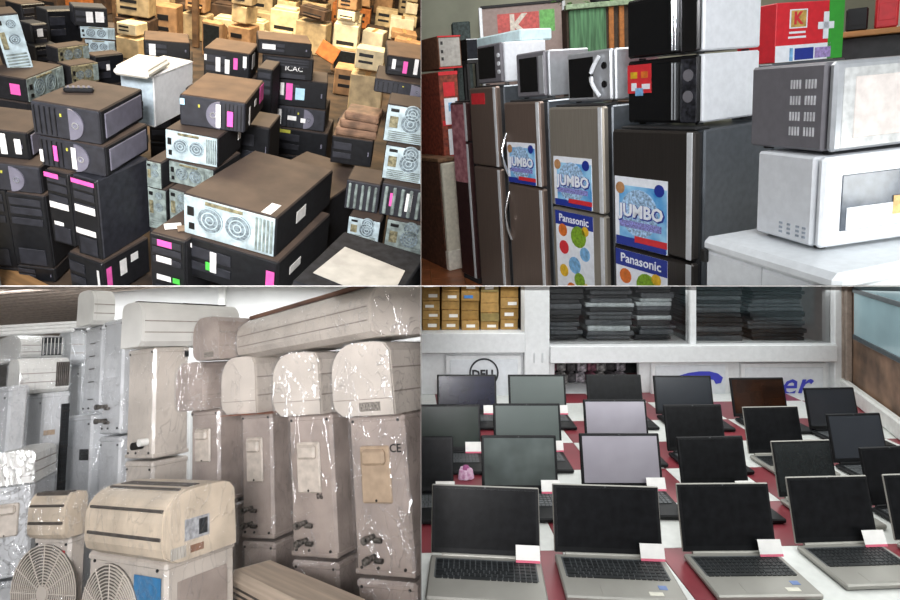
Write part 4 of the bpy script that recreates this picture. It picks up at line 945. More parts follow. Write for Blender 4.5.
I3 = on(U3, (255, 355), (221, 355), None, 3.12, d=.74); indoor(I3, 'indoor unit end-on resting on a cardboard sheet, third from right', m=M_AC, wrap=3)
I4 = on(U4, (203, 361), (176, 361), None, 3.18, d=.34); indoor(I4, 'shiny wrapped indoor unit end-on, fourth from right', m=M_ACP, wrap=1)
q = Vector((I3.loc.x-.04, I3.loc.y-.28, U3.zt+.001))
one(MB().box((0, 0, .0015), (.34, .3, .0025)), 'cardboard_sheet', mat('cardboard_red', '#8d5a45', .8, var=.2), R3, 'brown cardboard sheet sticking out under the third indoor unit', 'cardboard', place(q, math.radians(-27)))
# --- long unit laid across the top, with a plank
zt = I1.zt+.012; a = pt(R3, 370, 335, 2.34)
I5 = fit(R3, (370, 283), (236, 300), None, 0, 2.34, None, 'L', h=.215, yaw=-50, d=.34)
I5.loc.z = zt; I5.zb = zt; I5.zt = zt+I5.h; indoor(I5, 'long film-wrapped indoor unit laid across the tops of the right-hand row', 'X', m=M_AC, wrap=1)
e = math.radians(-50); q = I5.loc+Vector((0, 0, I5.h+.014))
one(MB().box((-.1, -.02, 0), (I5.w*.95, .09, .022), .004), 'wooden_batten', mat('batten_brown', '#7c5a48', .7, var=.25, scale=12, stretch=(.2, 2, 2)), R3, 'reddish brown batten lying on the long wrapped indoor unit', 'batten', place(q, e))
# --- behind: dome end, white unit on outdoor unit
I6 = on(I4, (219, 315), (193, 315), None, 3.2, d=.34); indoor(I6, 'rounded indoor unit end standing on the fourth end-on unit', m=M_ACP, wrap=3, plate=True)
U5 = U((155, 347), (128, 346), (190, 346), 459, 3.4, -33); outdoor(U5, 'tall cream outdoor unit under the clean white indoor unit', M_AC, cover=False, valves=False, wrap=3, sticker=[('R', .9, .93, .12, .06, M_FIN)])
outdoor(below(U5), 'outdoor unit at the foot of the white indoor unit stack', M_AC, cover=False, valves=False, wrap=3)
c, _ = face(U5, 'F', .6, .12, 0, 0, .05); MB().cyl(c, .02, .06, 'Y', 12).build('valve', M_BLK3, U5.obj); c, _ = face(U5, 'F', .8, .15, 0, 0, .05); MB().cyl(c, .02, .05, 'Y', 12).build('valve_cap', M_ACW, U5.obj)
I7 = on(U5, (143, 300), (122, 302), (240, 312), 3.36, -33, 'R'); I7f = I7
# long face is the right one: turn so that the curved front is the front
p7 = indoor(I7, 'clean white indoor unit with vent slits, lying on the tall cream outdoor unit', 'X', m=M_ACW, wrap=0, slots=False)
g = MB()
for i in range(26): g.box((I7.w*(-.05+i*.018), -I7.d*.1, I7.h+.002), (.007, .05, .006))
g.build('vent_slits', M_SLT, I7.obj); MB().box((-I7.w*.27, -I7.d*.1, I7.h+.002), (I7.w*.42, .03, .004)).build('vent_slot', M_SLT, I7.obj)
# --- left cluster
U6a = U((103, 325), (85, 323), (110, 325), 412, 3.9, -33, d=.3); outdoor(U6a, 'slim outdoor unit with clipped pipe straps under the upper left indoor unit', M_ACG, cover=False, valves=False, wrap=1,
        sticker=[('F', .5, v, .3, .012, M_SLT) for v in (.15, .35, .5, .65, .8)])
L6a = below(U6a, dx=-.08); L6a.w = U6a.w*1.6; outdoor(L6a, 'outdoor unit with black square label below the slim one', M_ACG, cover=False, valves=False, wrap=1, sticker=[('F', .8, .82, .3, .05, M_BLK3)])
I8 = on(U6a, (95, 288), (78, 292), (116, 292), 3.88, -33, 'R'); indoor(I8, 'white indoor unit at the highest spot, under the ceiling corner', 'X', m=M_ACW, wrap=0)
U6 = U((124, 318), (104, 321), (135, 318), 434, 3.65, -33, d=.4); outdoor(U6, 'grey-white outdoor unit with white valve caps between two stacks', M_ACG, cover=False, valves=True, wrap=1)
outdoor(below(U6), 'outdoor unit under the grey-white one with white valve caps', M_ACG, cover=False, valves=False, wrap=1)
U7 = U((80, 364), (68, 364), (87, 364), 500, 4.2, -33, d=.4); U7.h = U7.zt-FZ3; U7.loc.z = FZ3; outdoor(U7, 'narrow outdoor unit with round port behind the black coil', M_ACG, cover=False, valves=False, wrap=1)
I9 = on(U7, (72, 329), (60, 332), (86, 331), 4.18, -33, 'R'); indoor(I9, 'small pale indoor unit below the white strips', 'X', m=M_ACG, wrap=1)
U8 = U((43, 393), (24, 393), (71, 393), 500, 3.6, -40); U8.h = U8.zt-FZ3; U8.loc.z = FZ3; outdoor(U8, 'white outdoor unit with exposed black coil edge', M_ACG, cover=False, valves=True, wrap=1, coil=True, sticker=[('R', .3, .84, .4, .02, M_COV)])
I10 = on(U8, (21, 358), (9, 361), (71, 361), 3.6, -35, 'R'); indoor(I10, 'white indoor unit with open grille end on the coil-edged unit', 'X', m=M_ACW, wrap=1)
g = MB()
for i in range(7): g.box((I10.w*(.22+i*.04), -I10.d*.5-.004, I10.h*.5), (.006, .008, I10.h*.7))
g.build('grille_bar', M_SLT, I10.obj)
I11 = fit(R3, (22, 337), (-4, 340), (64, 338), 0, 3.9, None, 'R', h=.17, yaw=-35); I11.loc.z = I10.zt+.008; I11.zb = I10.zt+.008; I11.zt = I11.zb+.17
indoor(I11, 'wrapped indoor unit with dark fins showing, under the white strips', 'X', m=M_ACW, wrap=2)
c, d = face(I11, 'F', .72, .5, .5, .7, .006); k = MB().box(c, d, .002).build('fins', M_FIN, I11.obj); g = MB()
for i in range(6): c, d = face(I11, 'F', .5+i*.09, .5, .012, .66, .004, .006); g.box(c, d)
g.build('fin_ribs', M_ACW, k)
for i, (dx, dy, dz, L, l) in enumerate(((-.1, 0, .0, .85, 'nearest'), (.02, .09, .0, .9, 'middle'), (.12, .18, .0, .7, 'farthest'))):
    q = I11.loc+Vector((dx-.05, dy-.04, I11.h+.026+i*.03))
    one(MB().box((0, 0, 0), (L, .07, .028), .01), 'plastic_strip', mat('strip_white', '#e2e2e0', .35, var=.03), R3, l+' of three long white plastic strips lying at upper left', 'strip', place(q, math.radians(14)), 'white plastic strips')
U15 = U((10, 386), (-30, 386), (30, 386), 500, 3.2, -33); U15.h = U15.zt-FZ3; U15.loc.z = FZ3; outdoor(U15, 'silvery film-wrapped outdoor unit at the left edge', M_ACG, cover=False, valves=False, wrap=2)
# --- front left
U9 = U((35, 482), (-16, 480), (43, 481), 575, 3.05, 20, d=.5); outdoor(U9, 'shiny wrapped outdoor unit at left edge under a domed indoor unit', M_ACG, cover=True, valves=False, wrap=2)
outdoor(below(U9), 'bottom outdoor unit in the left edge stack', M_ACG, cover=False, valves=False, wrap=2)
I13 = on(U9, (36, 449), (-14, 449), None, 3.04, 20, d=.5); indoor(I13, 'domed indoor unit in heavy film at the left edge', m=M_ACW, wrap=2)
U11 = U((70, 537), (34, 521), (88, 533), 700, 2.7, -20); U11.h = U11.zt-FZ3; U11.loc.z = FZ3
outdoor(U11, 'wrapped outdoor unit with fan guard and red label at front left', M_AC, cover=False, valves=False, wrap=1, grille=('F', .38, .2), sticker=[('F', .72, .87, .34, .12, M_LRED)])
I14 = on(U11, (66, 494), (29, 486), (89, 489), 2.68, -20); indoor(I14, 'beige wrapped indoor unit with dark vents on the red-label unit', 'X', m=M_ACB, wrap=1, slots=True)
U12 = U((166, 563), (88, 536), (236, 558), 700, 2.2, -33); U12.h = U12.zt-FZ3; U12.loc.z = FZ3
outdoor(U12, 'outdoor unit with round fan guard and blue label at front', M_AC, cover=False, valves=False, wrap=3, grille=('F', .34, .2), sticker=[('F', .79, .80, .32, .26, M_BLU), ('R', .5, .75, .7, .3, M_ACP)])
I15 = on(U12, (166, 494), (86, 478), (236, 489), 2.18, -33); indoor(I15, 'big beige indoor unit with louvre slots and rating plate at front', 'X', m=M_ACB, wrap=3, slots=True, plate=True)
I16 = fit(R3, (322, 618), (203, 577), (380, 600), 0, 1.98, None, 'L', h=.24)
p = thing(R3, 'indoor_unit', 'beige indoor unit with grained film lying at the bottom right front', 'air conditioner', I16.loc, I16.yaw)
MB().box((0, 0, .12), (I16.w, I16.d, .24), .028).build('casing', mat('ac_tan_grain', '#bcab99', .5, var=.1, scale=9, stretch=(.25, 5, 5)), p)
for s_ in (-1, 1): MB().box((s_*(I16.w/2+.006), 0, .12), (.016, I16.d*.97, .225), .02).build('end_cap', M_AC, p)
for i in range(6): MB().box((0, -I16.d/2-.001, .19-i*.022), (I16.w*.9, .006, .007)).build('louvre_slot', M_SLT, p)
I16.obj = p
t = thing(R3, 'outdoor_unit', 'outdoor unit under the beige unit at bottom right front', 'air conditioner', (I16.loc.x, I16.loc.y, FZ3), I16.yaw)
hh = I16.zb-FZ3-.004; MB().box((0, 0, hh/2), (I16.w, I16.d, hh), .012).build('casing', M_AC, t); MB().box((0, 0, hh-.02), (I16.w+.01, I16.d+.01, .03), .008).build('top_lid', M_AC, t)
# --- shell
M_WL = mat('store_wall', '#ecedec', .8, var=.04, scale=3)
cl = struct(MB().box((-3.5, 6.6, 1.0), (8.5, 7.4, .04)).build('ceiling', mat('store_ceiling', '#b0a196', .7, var=.08), None, R3))
for i in range(44): MB().box((-3.5, 3.1+i*.16, .955), (8.5, .07, .05), .012).build('corrugation', mat('store_ceiling_rib', '#c0b0a4', .7, var=.08), cl) 
a = pt(R3, 92, 380, 5.3); b = pt(R3, 440, 380, 5.3)
struct(MB().box(((a.x+b.x)/2, a.y+.05, (FZ3+1)/2+.3), (b.x-a.x, .1, 1.6-FZ3)).build('wall_back', M_WL, None, R3))
a2 = pt(R3, 66, 380, 9.8); dv = a2-a
struct(MB().box((0, 0, 0), (dv.length, .08, 1.6-FZ3)).build('wall_side', M_WL, None, R3, place(((a.x+a2.x)/2+.03, (a.y+a2.y)/2, (FZ3+1)/2+.3), math.atan2(dv.y, dv.x))))
c = pt(R3, 222, 340, 5.25); struct(MB().box((c.x, c.y+.02, .2), (.06, .06, 2.2), .006).build('trim_1', mat('trim_white', '#e3e3e0', .7, var=.03), None, R3))
struct(MB().box((-4.5, 10.3, 0), (9, .1, 4.4)).build('wall_far', mat('store_wall_far', '#8f8c88', .8, var=.1), None, R3))
struct(MB().box((-3, 5.5, FZ3-.03), (10, 10, .05)).build('floor', mat('store_floor', '#77726c', .8, var=.15), None, R3))

# ================================================================ BAY 4 (lower right): laptops set out on a checked floor
R4 = 'BR'; FZ4 = -1.245
M_LAPS = mat('laptop_silver', '#9a9891', .42, .35, var=.04, scale=8); M_LAPB = mat('laptop_black', '#131416', .4, var=.15, spec=.25)
M_KEY = mat('keycap_black', '#1d2022', .45, var=.2); M_KBED = mat('key_bed', '#55585a', .5, var=.1)
M_CARD = mat('card_white', '#f0eeea', .7, var=.03); M_CARDP = mat('card_pink', '#d9677f', .7, var=.05)
SCR = {'black': mat('screen_black', '#141517', .3, var=.2, spec=.18), 'silver': mat('screen_pale_reflection', '#aaa6b0', .28, .3, var=.1, scale=3),  # silver: a bright reflection painted in as a lighter screen colour
       'grey': mat('screen_grey_reflection', '#5a6360', .3, var=.06, scale=3), 'green': mat('screen_darkgreen', '#333b36', .2, var=.1, scale=3),  # grey: reflected brightness painted into the screen colour
       'gloss': mat('screen_gloss', '#59615f', .06, var=.25, scale=4, spec=.8), 'navy': mat('screen_navy', '#1b1d33', .2, var=.3, scale=5),  # gloss: base lightened and mottled to hold painted reflections
       'dkgrey': mat('screen_charcoal', '#1f2324', .25, var=.1), 'slate': mat('screen_slate', '#30343a', .2, var=.1, scale=3), 'amber': mat('screen_amber_reflection', '#171412', .15, var=.2, col2='#3a2012', scale=4)}  # amber: mottling painted in as a warm reflection
def laptop(pl, pr, yt, yaw, scr, label, silver=False, sticker=False, group=None, tilt=14):
    sh = .235; zt = FZ4+.022+sh*math.cos(math.radians(tilt))
    D = zt*F/(PY-yt); wd = (pr-pl)*D/F/math.cos(math.radians(yaw)); X = ((pl+pr)/2-PX)/F*D
    bd = .25; m = M_LAPS if silver else M_LAPB
    back = Vector((-math.sin(math.radians(yaw)), math.cos(math.radians(yaw)), 0))
    hinge = Vector((X, D, FZ4))-back*(sh*math.sin(math.radians(tilt)))
    p = thing(R4, 'laptop', label, 'laptop', hinge-back*(bd/2), math.radians(yaw), group)
    MB().box((0, 0, .0125), (wd, bd, .019), .005).build('base', m, p)
    for sx in (-1, 1):
        for sy in (-1, 1): MB().box((sx*wd*.42, sy*bd*.4, .0015), (.03, .012, .003)).build('foot', M_KEY, p)
    kb = MB().box((0, .045, .0224), (wd*.9, .118, .001)).build('keyboard', M_KBED if silver else M_KEY, p); ks = MB()
    kw = wd*.9
    for r in range(6):
        n = 18; y = -.012+r*.0195; x = -kw/2+.004
        if r == 0: segs = [1.3, 1, 1, 1.1, 5.2, 1.1, 1, 1, 1, 1, 1, 1, 1]
        elif r == 1: segs = [2.1]+[1]*10+[2]+[1]*4
        elif r == 2: segs = [1.7]+[1]*11+[1.4]+[1]*4
        else: segs = [1.3]+[1]*12+[1]+[1]*4
        tot = sum(segs); u = (kw-.008)/tot
        for sgm in segs: ks.box((x+sgm*u/2, y, .0238), (sgm*u-.0035, .0155, .003), 0); x += sgm*u
    ks.build('keys', M_KEY if silver else M_KBED, kb)
    MB().box((-wd*.06, -.085, .0224), (.1, .055, .0008), .0003).build('touchpad', m, p)
    if sticker:
        MB().box((wd*.34, -.06, .0226), (.028, .022, .0008)).build('sticker', mat('sticker_lapblue', '#6d86b8', .4), p)
        MB().box((wd*.26, -.095, .0226), (.045, .02, .0008)).build('sticker', mat('sticker_lapcream', '#d9d6c8', .5), p)
    MB().cyl((0, bd/2+.002, .021), .008, wd*.8, 'X', 10).build('hinge', M_LAPB if not silver else M_LAPS, p)
    T_ = Matrix.Translation((0, bd/2+.004, .024)) @ Matrix.Rotation(math.radians(-tilt), 4, 'X')
    lid = MB().box((0, .0045, sh/2), (wd, .009, sh), .0035).build('lid', m, p, None, T_)
    MB().box((0, -.0010, sh/2), (wd*.985, .003, sh*.97), .001).build('bezel', M_LAPB, lid)
    MB().box((0, -.0028, sh*.52), (wd*.93, .001, sh*.86)).build('screen', SCR[scr], lid)
    MB().cyl((0, -.0028, sh*.975), .0025, .001, 'Y', 8).build('webcam', M_KBED, lid)
    # price card leaning at the right end of the hinge
    cx = wd*.38; cM = rm(R4) @ place(hinge-back*(bd/2), math.radians(yaw)) @ Matrix.Translation((cx, bd*.36, .0262)) @ Matrix.Rotation(math.radians(-24), 4, 'X')
    c = thing(R4, 'price_card', 'white price card with pink edge standing on '+SHORT[label], 'price card', (0, 0, 0), 0, 'price cards on the laptops'); c.matrix_world = cM
    MB().box((0, 0, .031), (.085, .0012, .05)).build('card', M_CARD, c); MB().box((0, 0, .004), (.085, .0014, .008)).build('pink_edge', M_CARDP, c)
    return p
SHORT = {}
ROWS = [
 (432, 538, 487, -5, 'black', 'silver laptop with black screen, leftmost in the front row', 1, 0, 'the leftmost front-row laptop'),
 (553, 657, 486, -4, 'black', 'silver laptop with black screen, second from left in the front row', 1, 1, 'the second front-row laptop'),
 (676, 769, 484, 1, 'black', 'silver laptop turned slightly, third from left in the front row', 1, 1, 'the third front-row laptop'),
 (785, 869, 477, 3, 'black', 'silver laptop with pale palm-rest sticker, fourth in the front row', 1, 1, 'the fourth front-row laptop'),
 (881, 968, 474, 4, 'black', 'silver laptop cut off by right edge of picture, front row', 1, 0, 'the front-row laptop at the right edge'),
 (382, 453, 437, 0, 'black', 'black laptop cut off at the left, second row', 0, 0, 'the second-row laptop cut off at left'),
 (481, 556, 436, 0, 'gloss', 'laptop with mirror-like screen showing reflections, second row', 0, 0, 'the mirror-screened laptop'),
 (579, 659, 434, 0, 'silver', 'laptop with pale reflection painted on its screen, second row', 0, 0, 'the pale-reflecting second-row laptop'),
 (676, 744, 437, 3, 'black', 'black laptop right of the pale-reflecting one, second row', 0, 0, 'the fourth second-row laptop'),
 (770, 832, 441, 4, 'dkgrey', 'charcoal-screened laptop with silver base, second row', 1, 0, 'the charcoal second-row laptop'),
 (857, 922, 447, 6, 'black', 'black laptop near right edge, second row', 0, 0, 'the second-row laptop near the right edge'),
 (415, 480, 405, 0, 'green', 'laptop with dark green-grey screen cut off at left, third row', 0, 0, 'the green-screened third-row laptop'),
 (493, 560, 404, 0, 'grey', 'laptop with plain grey reflection painted on its screen, third row', 0, 0, 'the grey-reflecting third-row laptop'),
 (583, 646, 400, 0, 'silver', 'laptop with lavender reflection painted on its screen, third row', 0, 0, 'the pale-reflecting third-row laptop'),
 (663, 722, 405, 2, 'black', 'black laptop below the blue swoosh, third row', 0, 0, 'the third-row laptop below the swoosh'),
 (742, 799, 407, 3, 'black', 'black laptop with bright silver rim, third row', 1, 0, 'the silver-rimmed third-row laptop'),
 (825, 882, 414, 4, 'slate', 'dark slate laptop at the right end of the third row', 0, 0, 'the slate laptop ending the third row'),
 (437, 496, 375, 0, 'navy', 'laptop with navy reflecting screen before round logo, back row', 0, 0, 'the navy back-row laptop'),
 (508, 565, 375, 0, 'grey', 'laptop with grey reflection painted on its screen, back row beside white post', 0, 0, 'the grey-reflecting back-row laptop'),
 (586, 641, 375, 0, 'black', 'black laptop before the open cupboard, back row', 0, 0, 'the back-row laptop before the open cupboard'),
 (653, 711, 376, 0, 'slate', 'slate grey laptop under the blue swoosh, back row', 0, 0, 'the slate back-row laptop'),
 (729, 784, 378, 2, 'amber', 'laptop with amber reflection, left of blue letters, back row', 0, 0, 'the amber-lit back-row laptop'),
 (803, 855, 388, 3, 'slate', 'dark laptop in the right corner, back row', 0, 0, 'the back-row laptop in the right corner')]
for (a, b, y, yw, sc, lb, sv, stk, sh_) in ROWS: SHORT[lb] = sh_
for (a, b, y, yw, sc, lb, sv, stk, sh_) in ROWS: laptop(a, b, y, yw, sc, lb, bool(sv), bool(stk))
# pink pouch between two laptops
q = onz(R4, 466, 478, FZ4); t = thing(R4, 'pouch', 'small pink flowered pouch beside the mirror-screened laptop', 'pouch', q, .3)
pb = MB()
for i in range(6):
    a = i*1.05; pb.cyl((.022*math.cos(a), .018*math.sin(a), .02+.004*(i % 3)), .02, .04+.006*(i % 2), 'Z', 9, .012)
pb.build('body', mat('pouch_pink', '#c78fb4', .8, col2='#e6cfe0', scale=60), t); MB().cyl((0, 0, .05), .02, .02, 'Z', 9, .012).build('tie', mat('pouch_tie', '#a85a8c', .8), t)

# --- checked floor, one object per tile
TS = .36; fl = struct(MB().box((2.2, 3.4, FZ4-.035), (7.5, 5, .05)).build('floor', mat('tile_bed', '#9a9490', .8), None, R4))
tmw = MB().box((0, 0, 0), (TS-.002, TS-.002, .01), .0012).mesh('floor_tile'); tmw.materials.append(mat('tile_white', '#d6d8d4', .3, var=.03))
tmr = MB().box((0, 0, 0), (TS-.002, TS-.002, .01), .0012).mesh('floor_tile'); tmr.materials.append(mat('tile_red', '#82353d', .3, var=.1, scale=4))
g0 = Matrix.Translation((.53, 2.264, FZ4-.0052)) @ Matrix.Rotation(math.radians(2.0), 4, 'Z')
for i in range(-2, 13):
    for j in range(-4, 8):
        link('floor_tile', tmw if (i+j) % 2 else tmr, fl, None, g0 @ Matrix.Translation(((i+.5)*TS, (j+.5)*TS, 0)))

# --- white wall cabinet at the back
P0 = Vector((0, 4.24, 0)); P1 = Vector(((845-PX)/F*4.32, 4.32, 0)); SX = (P1-P0).normalized(); cy = math.atan2(SX.y, SX.x); LN = (P1-P0).length
def W(px, py):
    d = ray(R4, px, py); n = Vector((-SX.y, SX.x, 0)); k = P0.dot(n)/d.dot(n); q = d*k
    return (q-P0).dot(SX), q.z
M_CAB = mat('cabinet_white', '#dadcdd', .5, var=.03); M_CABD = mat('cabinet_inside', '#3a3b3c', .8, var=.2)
MC = place(P0, cy)
t = thing(R4, 'display_cabinet', 'long white cabinet with glazed shelves along the back wall', 'cabinet', P0, cy)
def cab(px0, py0, px1, py1, y0, y1, nm, m, par=None, b=.004):
    s0, z0 = W(px0, py0); s1, z1 = W(px1, py1); 
    return MB().box(((s0+s1)/2, (y0+y1)/2, (z0+z1)/2), (abs(s1-s0), y1-y0, abs(z1-z0)), b).build(nm, m, par or t)
ZT = .6
def post(px0, px1, nm='post'):
    s0, _ = W(px0, 340); s1, _ = W(px1, 340); MB().box(((s0+s1)/2, .05, (ZT+FZ4)/2), (s1-s0, .14, ZT-FZ4), .005).build(nm, M_CAB, t)
post(395, 421.5); post(524, 549); s0, zr = W(690.5, 346); s1, _ = W(696.5, 346); MB().box(((s0+s1)/2, .04, (ZT+zr)/2), (s1-s0, .08, ZT-zr), .004).build('mullion', M_CAB, t); post(833, 850)
cab(400, 333, 524, 352, -.03, .1, 'rail', M_CAB); cab(549, 345, 833, 360, -.05, .1, 'rail', M_CAB)
s0, z0 = W(400, 352); s1, _ = W(556, 352)
MB().box(((s0+s1)/2, .06, (z0+FZ4)/2), (s1-s0, .04, z0-FZ4), .003).build('lower_panel', M_CAB, t)
s0, z0 = W(641, 359); s1, _ = W(850, 359); MB().box(((s0+s1)/2, .06, (z0+FZ4)/2), (s1-s0, .04, z0-FZ4), .003).build('lower_panel', M_CAB, t)
for (a, b, c, e) in ((446, 356, 522, 400), (652, 362, 730, 402), (742, 364, 828, 404)):
    d_ = cab(a, b, c, e, .012, .042, 'door', M_CAB); cab(a+4, b+4, c-4, e-4, .006, .014, 'door_field', mat('cabinet_field', '#d2d6da', .5, var=.03), d_)
for px in (533, 541, 645): cab(px, 352, px+1.5, 362, -.03, -.005, 'handle', M_BRT)
# shelves, inner back, sides
s0, z0 = W(400, 287); s1, _ = W(850, 287)
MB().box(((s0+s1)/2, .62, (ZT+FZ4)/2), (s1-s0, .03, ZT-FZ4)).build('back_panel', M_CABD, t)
for (a, b, yy) in ((400, 524, 334), (549, 833, 347)):
    s0, z0 = W(a, yy); s1, _ = W(b, yy); MB().box(((s0+s1)/2, .33, z0-.012), (s1-s0, .52, .022)).build('shelf_board', M_CAB, t)
MB().box((LN/2, .33, ZT+.01), (LN+.4, .7, .03)).build('top_board', M_CAB, t)
# panes with a slanting film seam
gm = bpy.data.materials.new('pane_glass'); gm.use_nodes = True; nt = gm.node_tree; nt.nodes.remove(nt.nodes['Principled BSDF'])
gl = nt.nodes.new('ShaderNodeBsdfGlossy'); gl.inputs['Roughness'].default_value = .05; tr_ = nt.nodes.new('ShaderNodeBsdfTransparent'); mx = nt.nodes.new('ShaderNodeMixShader'); fr_ = nt.nodes.new('ShaderNodeFresnel'); fr_.inputs[0].default_value = 1.45
nt.links.new(fr_.outputs[0], mx.inputs[0]); nt.links.new(tr_.outputs[0], mx.inputs[1]); nt.links.new(gl.outputs[0], mx.inputs[2]); nt.links.new(mx.outputs[0], nt.nodes['Material Output'].inputs[0])
for (a, b, yy) in ((549, 690, 345), (697, 833, 348)):
    s0, z0 = W(a, yy); s1, _ = W(b, yy); MB().box(((s0+s1)/2, .03, (z0+ZT)/2), (s1-s0, .005, ZT-z0)).build('pane', gm, t)
# stacked black laptops behind the glass
M_ST = [mat('stack_black', '#2a2c2f', .35, var=.3), mat('stack_grey', '#565a5e', .3, var=.2), mat('stack_pale', '#b4bcbe', .35, var=.15)]
for k, (a, b, lb) in enumerate(((553, 590, 'slim black laptop in the leftmost stack behind glass'), (593, 643, 'slim dark laptop in the wide stack behind glass, second from left'),
        (647, 686, 'slim laptop in the stack with pale lids behind glass'), (700, 760, 'slim dark laptop in the stack right of the mullion'), (764, 824, 'slim dark laptop in the rightmost stack behind glass'))):
    s0, z0 = W(a, 345 if k < 3 else 347); s1, _ = W(b, 345); z = z0+.001; i = 0; z += .0
    s1_ = s1
    while z < z0+.56:
        h = random.choice((.026, .034, .042)); wd = (s1-s0)*random.uniform(.86, 1.0)
        m = M_ST[2] if (k == 2 and i in (4, 7, 8)) or (k == 1 and i in (2, 7)) else random.choice(M_ST[:2])
        o = MB().box((0, 0, h/2), (wd, .3, h-.002), .006).box((0, -.152, h*.5), (wd*.8, .004, h*.25), .001).build('closed_laptop', m, None, R4, MC @ place(((s0+s1)/2+random.uniform(-.02, .02), .34, z), random.uniform(-.07, .07)))
        tag(o, lb+', '+('lowest' if i == 0 else ORDN[i]+' from below'), 'laptop', 'closed laptops stacked behind glass'); z += h; i += 1
# cardboard boxes in the left opening
MBX = [mat('box_tan', '#b08a4e', .8, var=.12), mat('box_ochre', '#9f7a3e', .8, var=.12), mat('box_olive', '#8d7a48', .8, var=.12)]
ORD = ['lowest', 'second', 'third', 'fourth', 'fifth', 'sixth', 'seventh']
for c in range(6):
    a = 402+c*20.3; s0, z0 = W(a, 334); s1, _ = W(a+19, 334); z = z0+.001
    for r in range(6):
        h = random.uniform(.062, .085); wd = (s1-s0)*random.uniform(.93, .99)
        o = thing(R4, 'cardboard_box', ORD[r]+' small cardboard box in column '+['at the left edge', 'second from left', 'third from left', 'fourth from left', 'fifth from left', 'beside the white post'][c]+' of the open shelf', 'box', (0, 0, 0), 0, 'small cardboard boxes')
        o.matrix_world = rm(R4) @ MC @ place(((s0+s1)/2, .24+random.uniform(-.02, .02), z), 0)
        MB().box((0, 0, h/2), (wd, .2, h-.002), .003).build('body', random.choice(MBX), o)
        if random.random() < .6: MB().box((random.uniform(-.02, .02), -.1012, h*.45), (wd*.5, .002, h*.3)).build('label', M_CARD if not (c == 3 and r == 3) else mat('label_bluebox', '#3d7cc0', .6), o)
        MB().box((0, 0, h-.0005), (.03, .2, .002)).build('tape', mat('tape_tan', '#c49a62', .4), o)
        z += h
# open cupboard with jumble
s0, z0 = W(557, 395); s1, z1 = W(641, 356)
for i in range(22):
    x = s0+(i % 8+.5)*(s1-s0)/8; lv = i//8; s = (s1-s0)/8
    o = MB().box((0, 0, .04), (s*.9, .1, .075), .012).box((0, 0, .079), (s*.5, .06, .012), .004).build('small_pouch', mat('jumble_%d' % (i % 4), ['#7a4a58', '#8b8785', '#4a4648', '#a29aa0'][i % 4], .7, var=.4, scale=40), None, R4, MC @ place((x, .3+.05*random.random(), z0+.001+lv*.088), random.uniform(-.2, .2)))
    tag(o, '%s pouch in open cupboard, %s layer, %s from left' % (['maroon', 'grey', 'charcoal', 'pale lilac'][i % 4], ['bottom', 'middle', 'top'][lv], ORDN[i % 8]), 'pouch', 'pouches in the open cupboard')
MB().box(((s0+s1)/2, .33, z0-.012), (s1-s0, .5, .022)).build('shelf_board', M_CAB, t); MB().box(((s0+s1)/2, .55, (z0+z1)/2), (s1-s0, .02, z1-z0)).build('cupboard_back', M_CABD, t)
s1_, z1_ = W(556, 395); MB().box(((s0+s1)/2, .06, (z0-.02+FZ4)/2), (s1-s0, .04, z0-.02-FZ4), .003).build('lower_panel', M_CAB, t)
# logos
s, z = W(484, 373); M_LOG = mat('logo_black', '#23262b', .5); MB().ring((s, .002, z), .105, .012, .004, 'Y', 32).build('logo_ring', M_LOG, t)
text_part('DELL', .078, M_LOG, 'lettering', t, Matrix.Translation((s, .002, z-.01)) @ Matrix.Rotation(math.pi/2, 4, 'X'), bold=.003)
M_LBU = mat('logo_blue', '#3a3fb0', .5, var=.04); pts = []
MB().ext([W(x, y) for x, y in ((671, 380.5), (679, 376), (689, 373), (700, 371.5), (710, 371.5), (718, 373.5), (723, 377.5), (721, 383), (716, 384), (714, 380), (706, 378.5), (696, 378), (686, 378.5), (678, 380.2))], .000, .006, 'Y').build('swoosh', M_LBU, t)
s, z = W(794, 385); text_part('er', .25, M_LBU, 'lettering', t, Matrix.Translation((s, .002, z)) @ Matrix.Rotation(math.pi/2, 4, 'X'), shear=.35, bold=.002)
# --- right side wall with a framed glazed panel and white skirting
a = onz(R4, 847, 393, FZ4); b = onz(R4, 905, 438, FZ4); dv = b-a; L = dv.length*1.6; yw = math.atan2(dv.y, dv.x)
MWL = place(a, yw)
wl = struct(MB().box((L/2, .06, .7), (L, .1, 1.9)).build('wall_right', mat('side_wall_brown', '#7d6350', .6, var=.3, scale=5), None, R4, MWL))
struct(MB().box((L/2, -.03, .055), (L, .05, .11), .012).build('baseboard_right', mat('skirting_white', '#d9dad6', .5, var=.04), None, R4, MWL))
wn = struct(MB().box((.06, -.012, .75), (.06, .04, 1.3), .006).box((.02, -.02, .75), (.04, .05, 1.4), .006).build('window_1', mat('frame_taupe', '#8d7f74', .6, var=.1), None, R4, MWL))
MB().box((.09+L/2, -.008, .88), (L-.2, .016, .92)).build('pane', mat('pane_blue', '#93adb4', .15, var=.1, scale=2), wn)
for z in (.44, .76): MB().box((.09+L/2, -.02, z), (L-.2, .012, .03), .002, Matrix.Rotation(0, 4, 'Y')).build('glazing_bar', mat('bar_dark', '#3a4348', .5), wn)
struct(MB().box((2.2, 5.2, .2), (7.6, .1, 3.2)).build('wall_back', mat('br_wall', '#d3d4d3', .8, var=.03), None, R4))

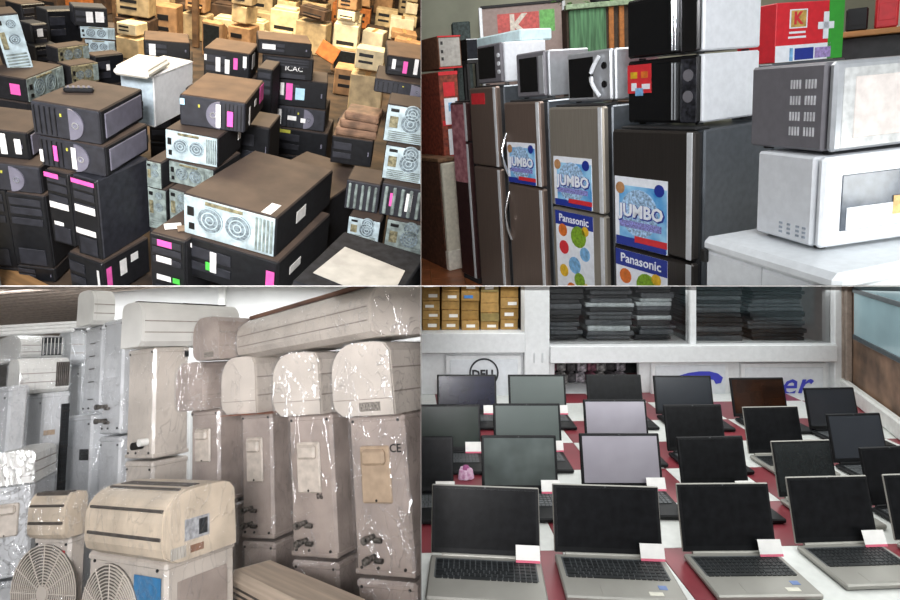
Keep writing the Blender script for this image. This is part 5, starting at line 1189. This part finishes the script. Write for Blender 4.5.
# ---------------------------------------------------------------- the boards that part the four bays, and the cut where things meet them
TB = .0009
def board(name, vs, m):
    me = bpy.data.meshes.new(name); me.from_pydata(vs, [], [(0, 1, 2, 3), (4, 7, 6, 5), (0, 4, 5, 1), (1, 5, 6, 2), (2, 6, 7, 3), (3, 7, 4, 0)])
    me.materials.append(m); o = bpy.data.objects.new(name, me); COL.objects.link(o); struct(o); o.location = CAM; return o
k = -(286-PY)/F
Y0, Y1 = 1.75, 15.0
board('wall_middle', [(-TB, Y0, 5), (TB, Y0, 5), (TB, Y1, 5), (-TB, Y1, 5), (-TB, Y0, -4.5), (TB, Y0, -4.5), (TB, Y1, -4.5), (-TB, Y1, -4.5)], mat('board_grey', '#5a534d', .8))
XW = 9
board('ceiling', [(-XW, Y0, k*Y0+TB), (XW, Y0, k*Y0+TB), (XW, Y1, k*Y1+TB), (-XW, Y1, k*Y1+TB),
                  (-XW, Y0, k*Y0-TB), (XW, Y0, k*Y0-TB), (XW, Y1, k*Y1-TB), (-XW, Y1, k*Y1-TB)], mat('board_white', '#d4d2ce', .7))
NS = Vector((0, -k, 1)).normalized()
G = .0022
bpy.context.view_layer.update()
dead = set()
for o in [o for o in ALL if o.type == 'MESH']:
    sx, sy = SIDE[o['bay']]; Mw = o.matrix_world
    me = o.data; co = [Mw @ v.co - CAM for v in me.vertices]
    cuts = []
    if min(p.x*sx for p in co) < G: cuts.append((Vector((sx, 0, 0)), max(p.x*sx for p in co)))
    if min(p.dot(NS)*sy for p in co) < G: cuts.append((NS*sy, max(p.dot(NS)*sy for p in co)))
    if not cuts: continue
    if any(mx < G+.0005 for _, mx in cuts): dead.add(o); continue
    bm = bmesh.new(); bm.from_mesh(me); bm.transform(Mw); bm.normal_update()
    for n, _ in cuts:
        r = bmesh.ops.bisect_plane(bm, geom=bm.verts[:]+bm.edges[:]+bm.faces[:], plane_co=CAM+n*G, plane_no=n, clear_inner=True, dist=1e-6)
        es = [e for e in r['geom_cut'] if isinstance(e, bmesh.types.BMEdge) and e.is_valid and len(e.link_faces) == 1]
        if es:
            try: bmesh.ops.holes_fill(bm, edges=es, sides=0)
            except Exception: pass
    if len(bm.faces) == 0: dead.add(o); bm.free(); continue
    bm.transform(Mw.inverted())
    nm = bpy.data.meshes.new(me.name)
    for mm in me.materials: nm.materials.append(mm)
    bm.to_mesh(nm); bm.free(); o.data = nm
gone = set()
for o in dead:
    if any(c not in dead for c in o.children):           # keep live children of a cut-away part: hang them on its parent
        for c in list(o.children):
            if c not in dead:
                mw = c.matrix_world.copy(); c.parent = o.parent; c.matrix_world = mw
names = [o for o in dead]
for o in names: bpy.data.objects.remove(o, do_unlink=True)
for o in [o for o in COL.objects if o.type == 'EMPTY' and not o.children]: bpy.data.objects.remove(o, do_unlink=True)
for o in COL.objects:
    if 'bay' in o: del o['bay']
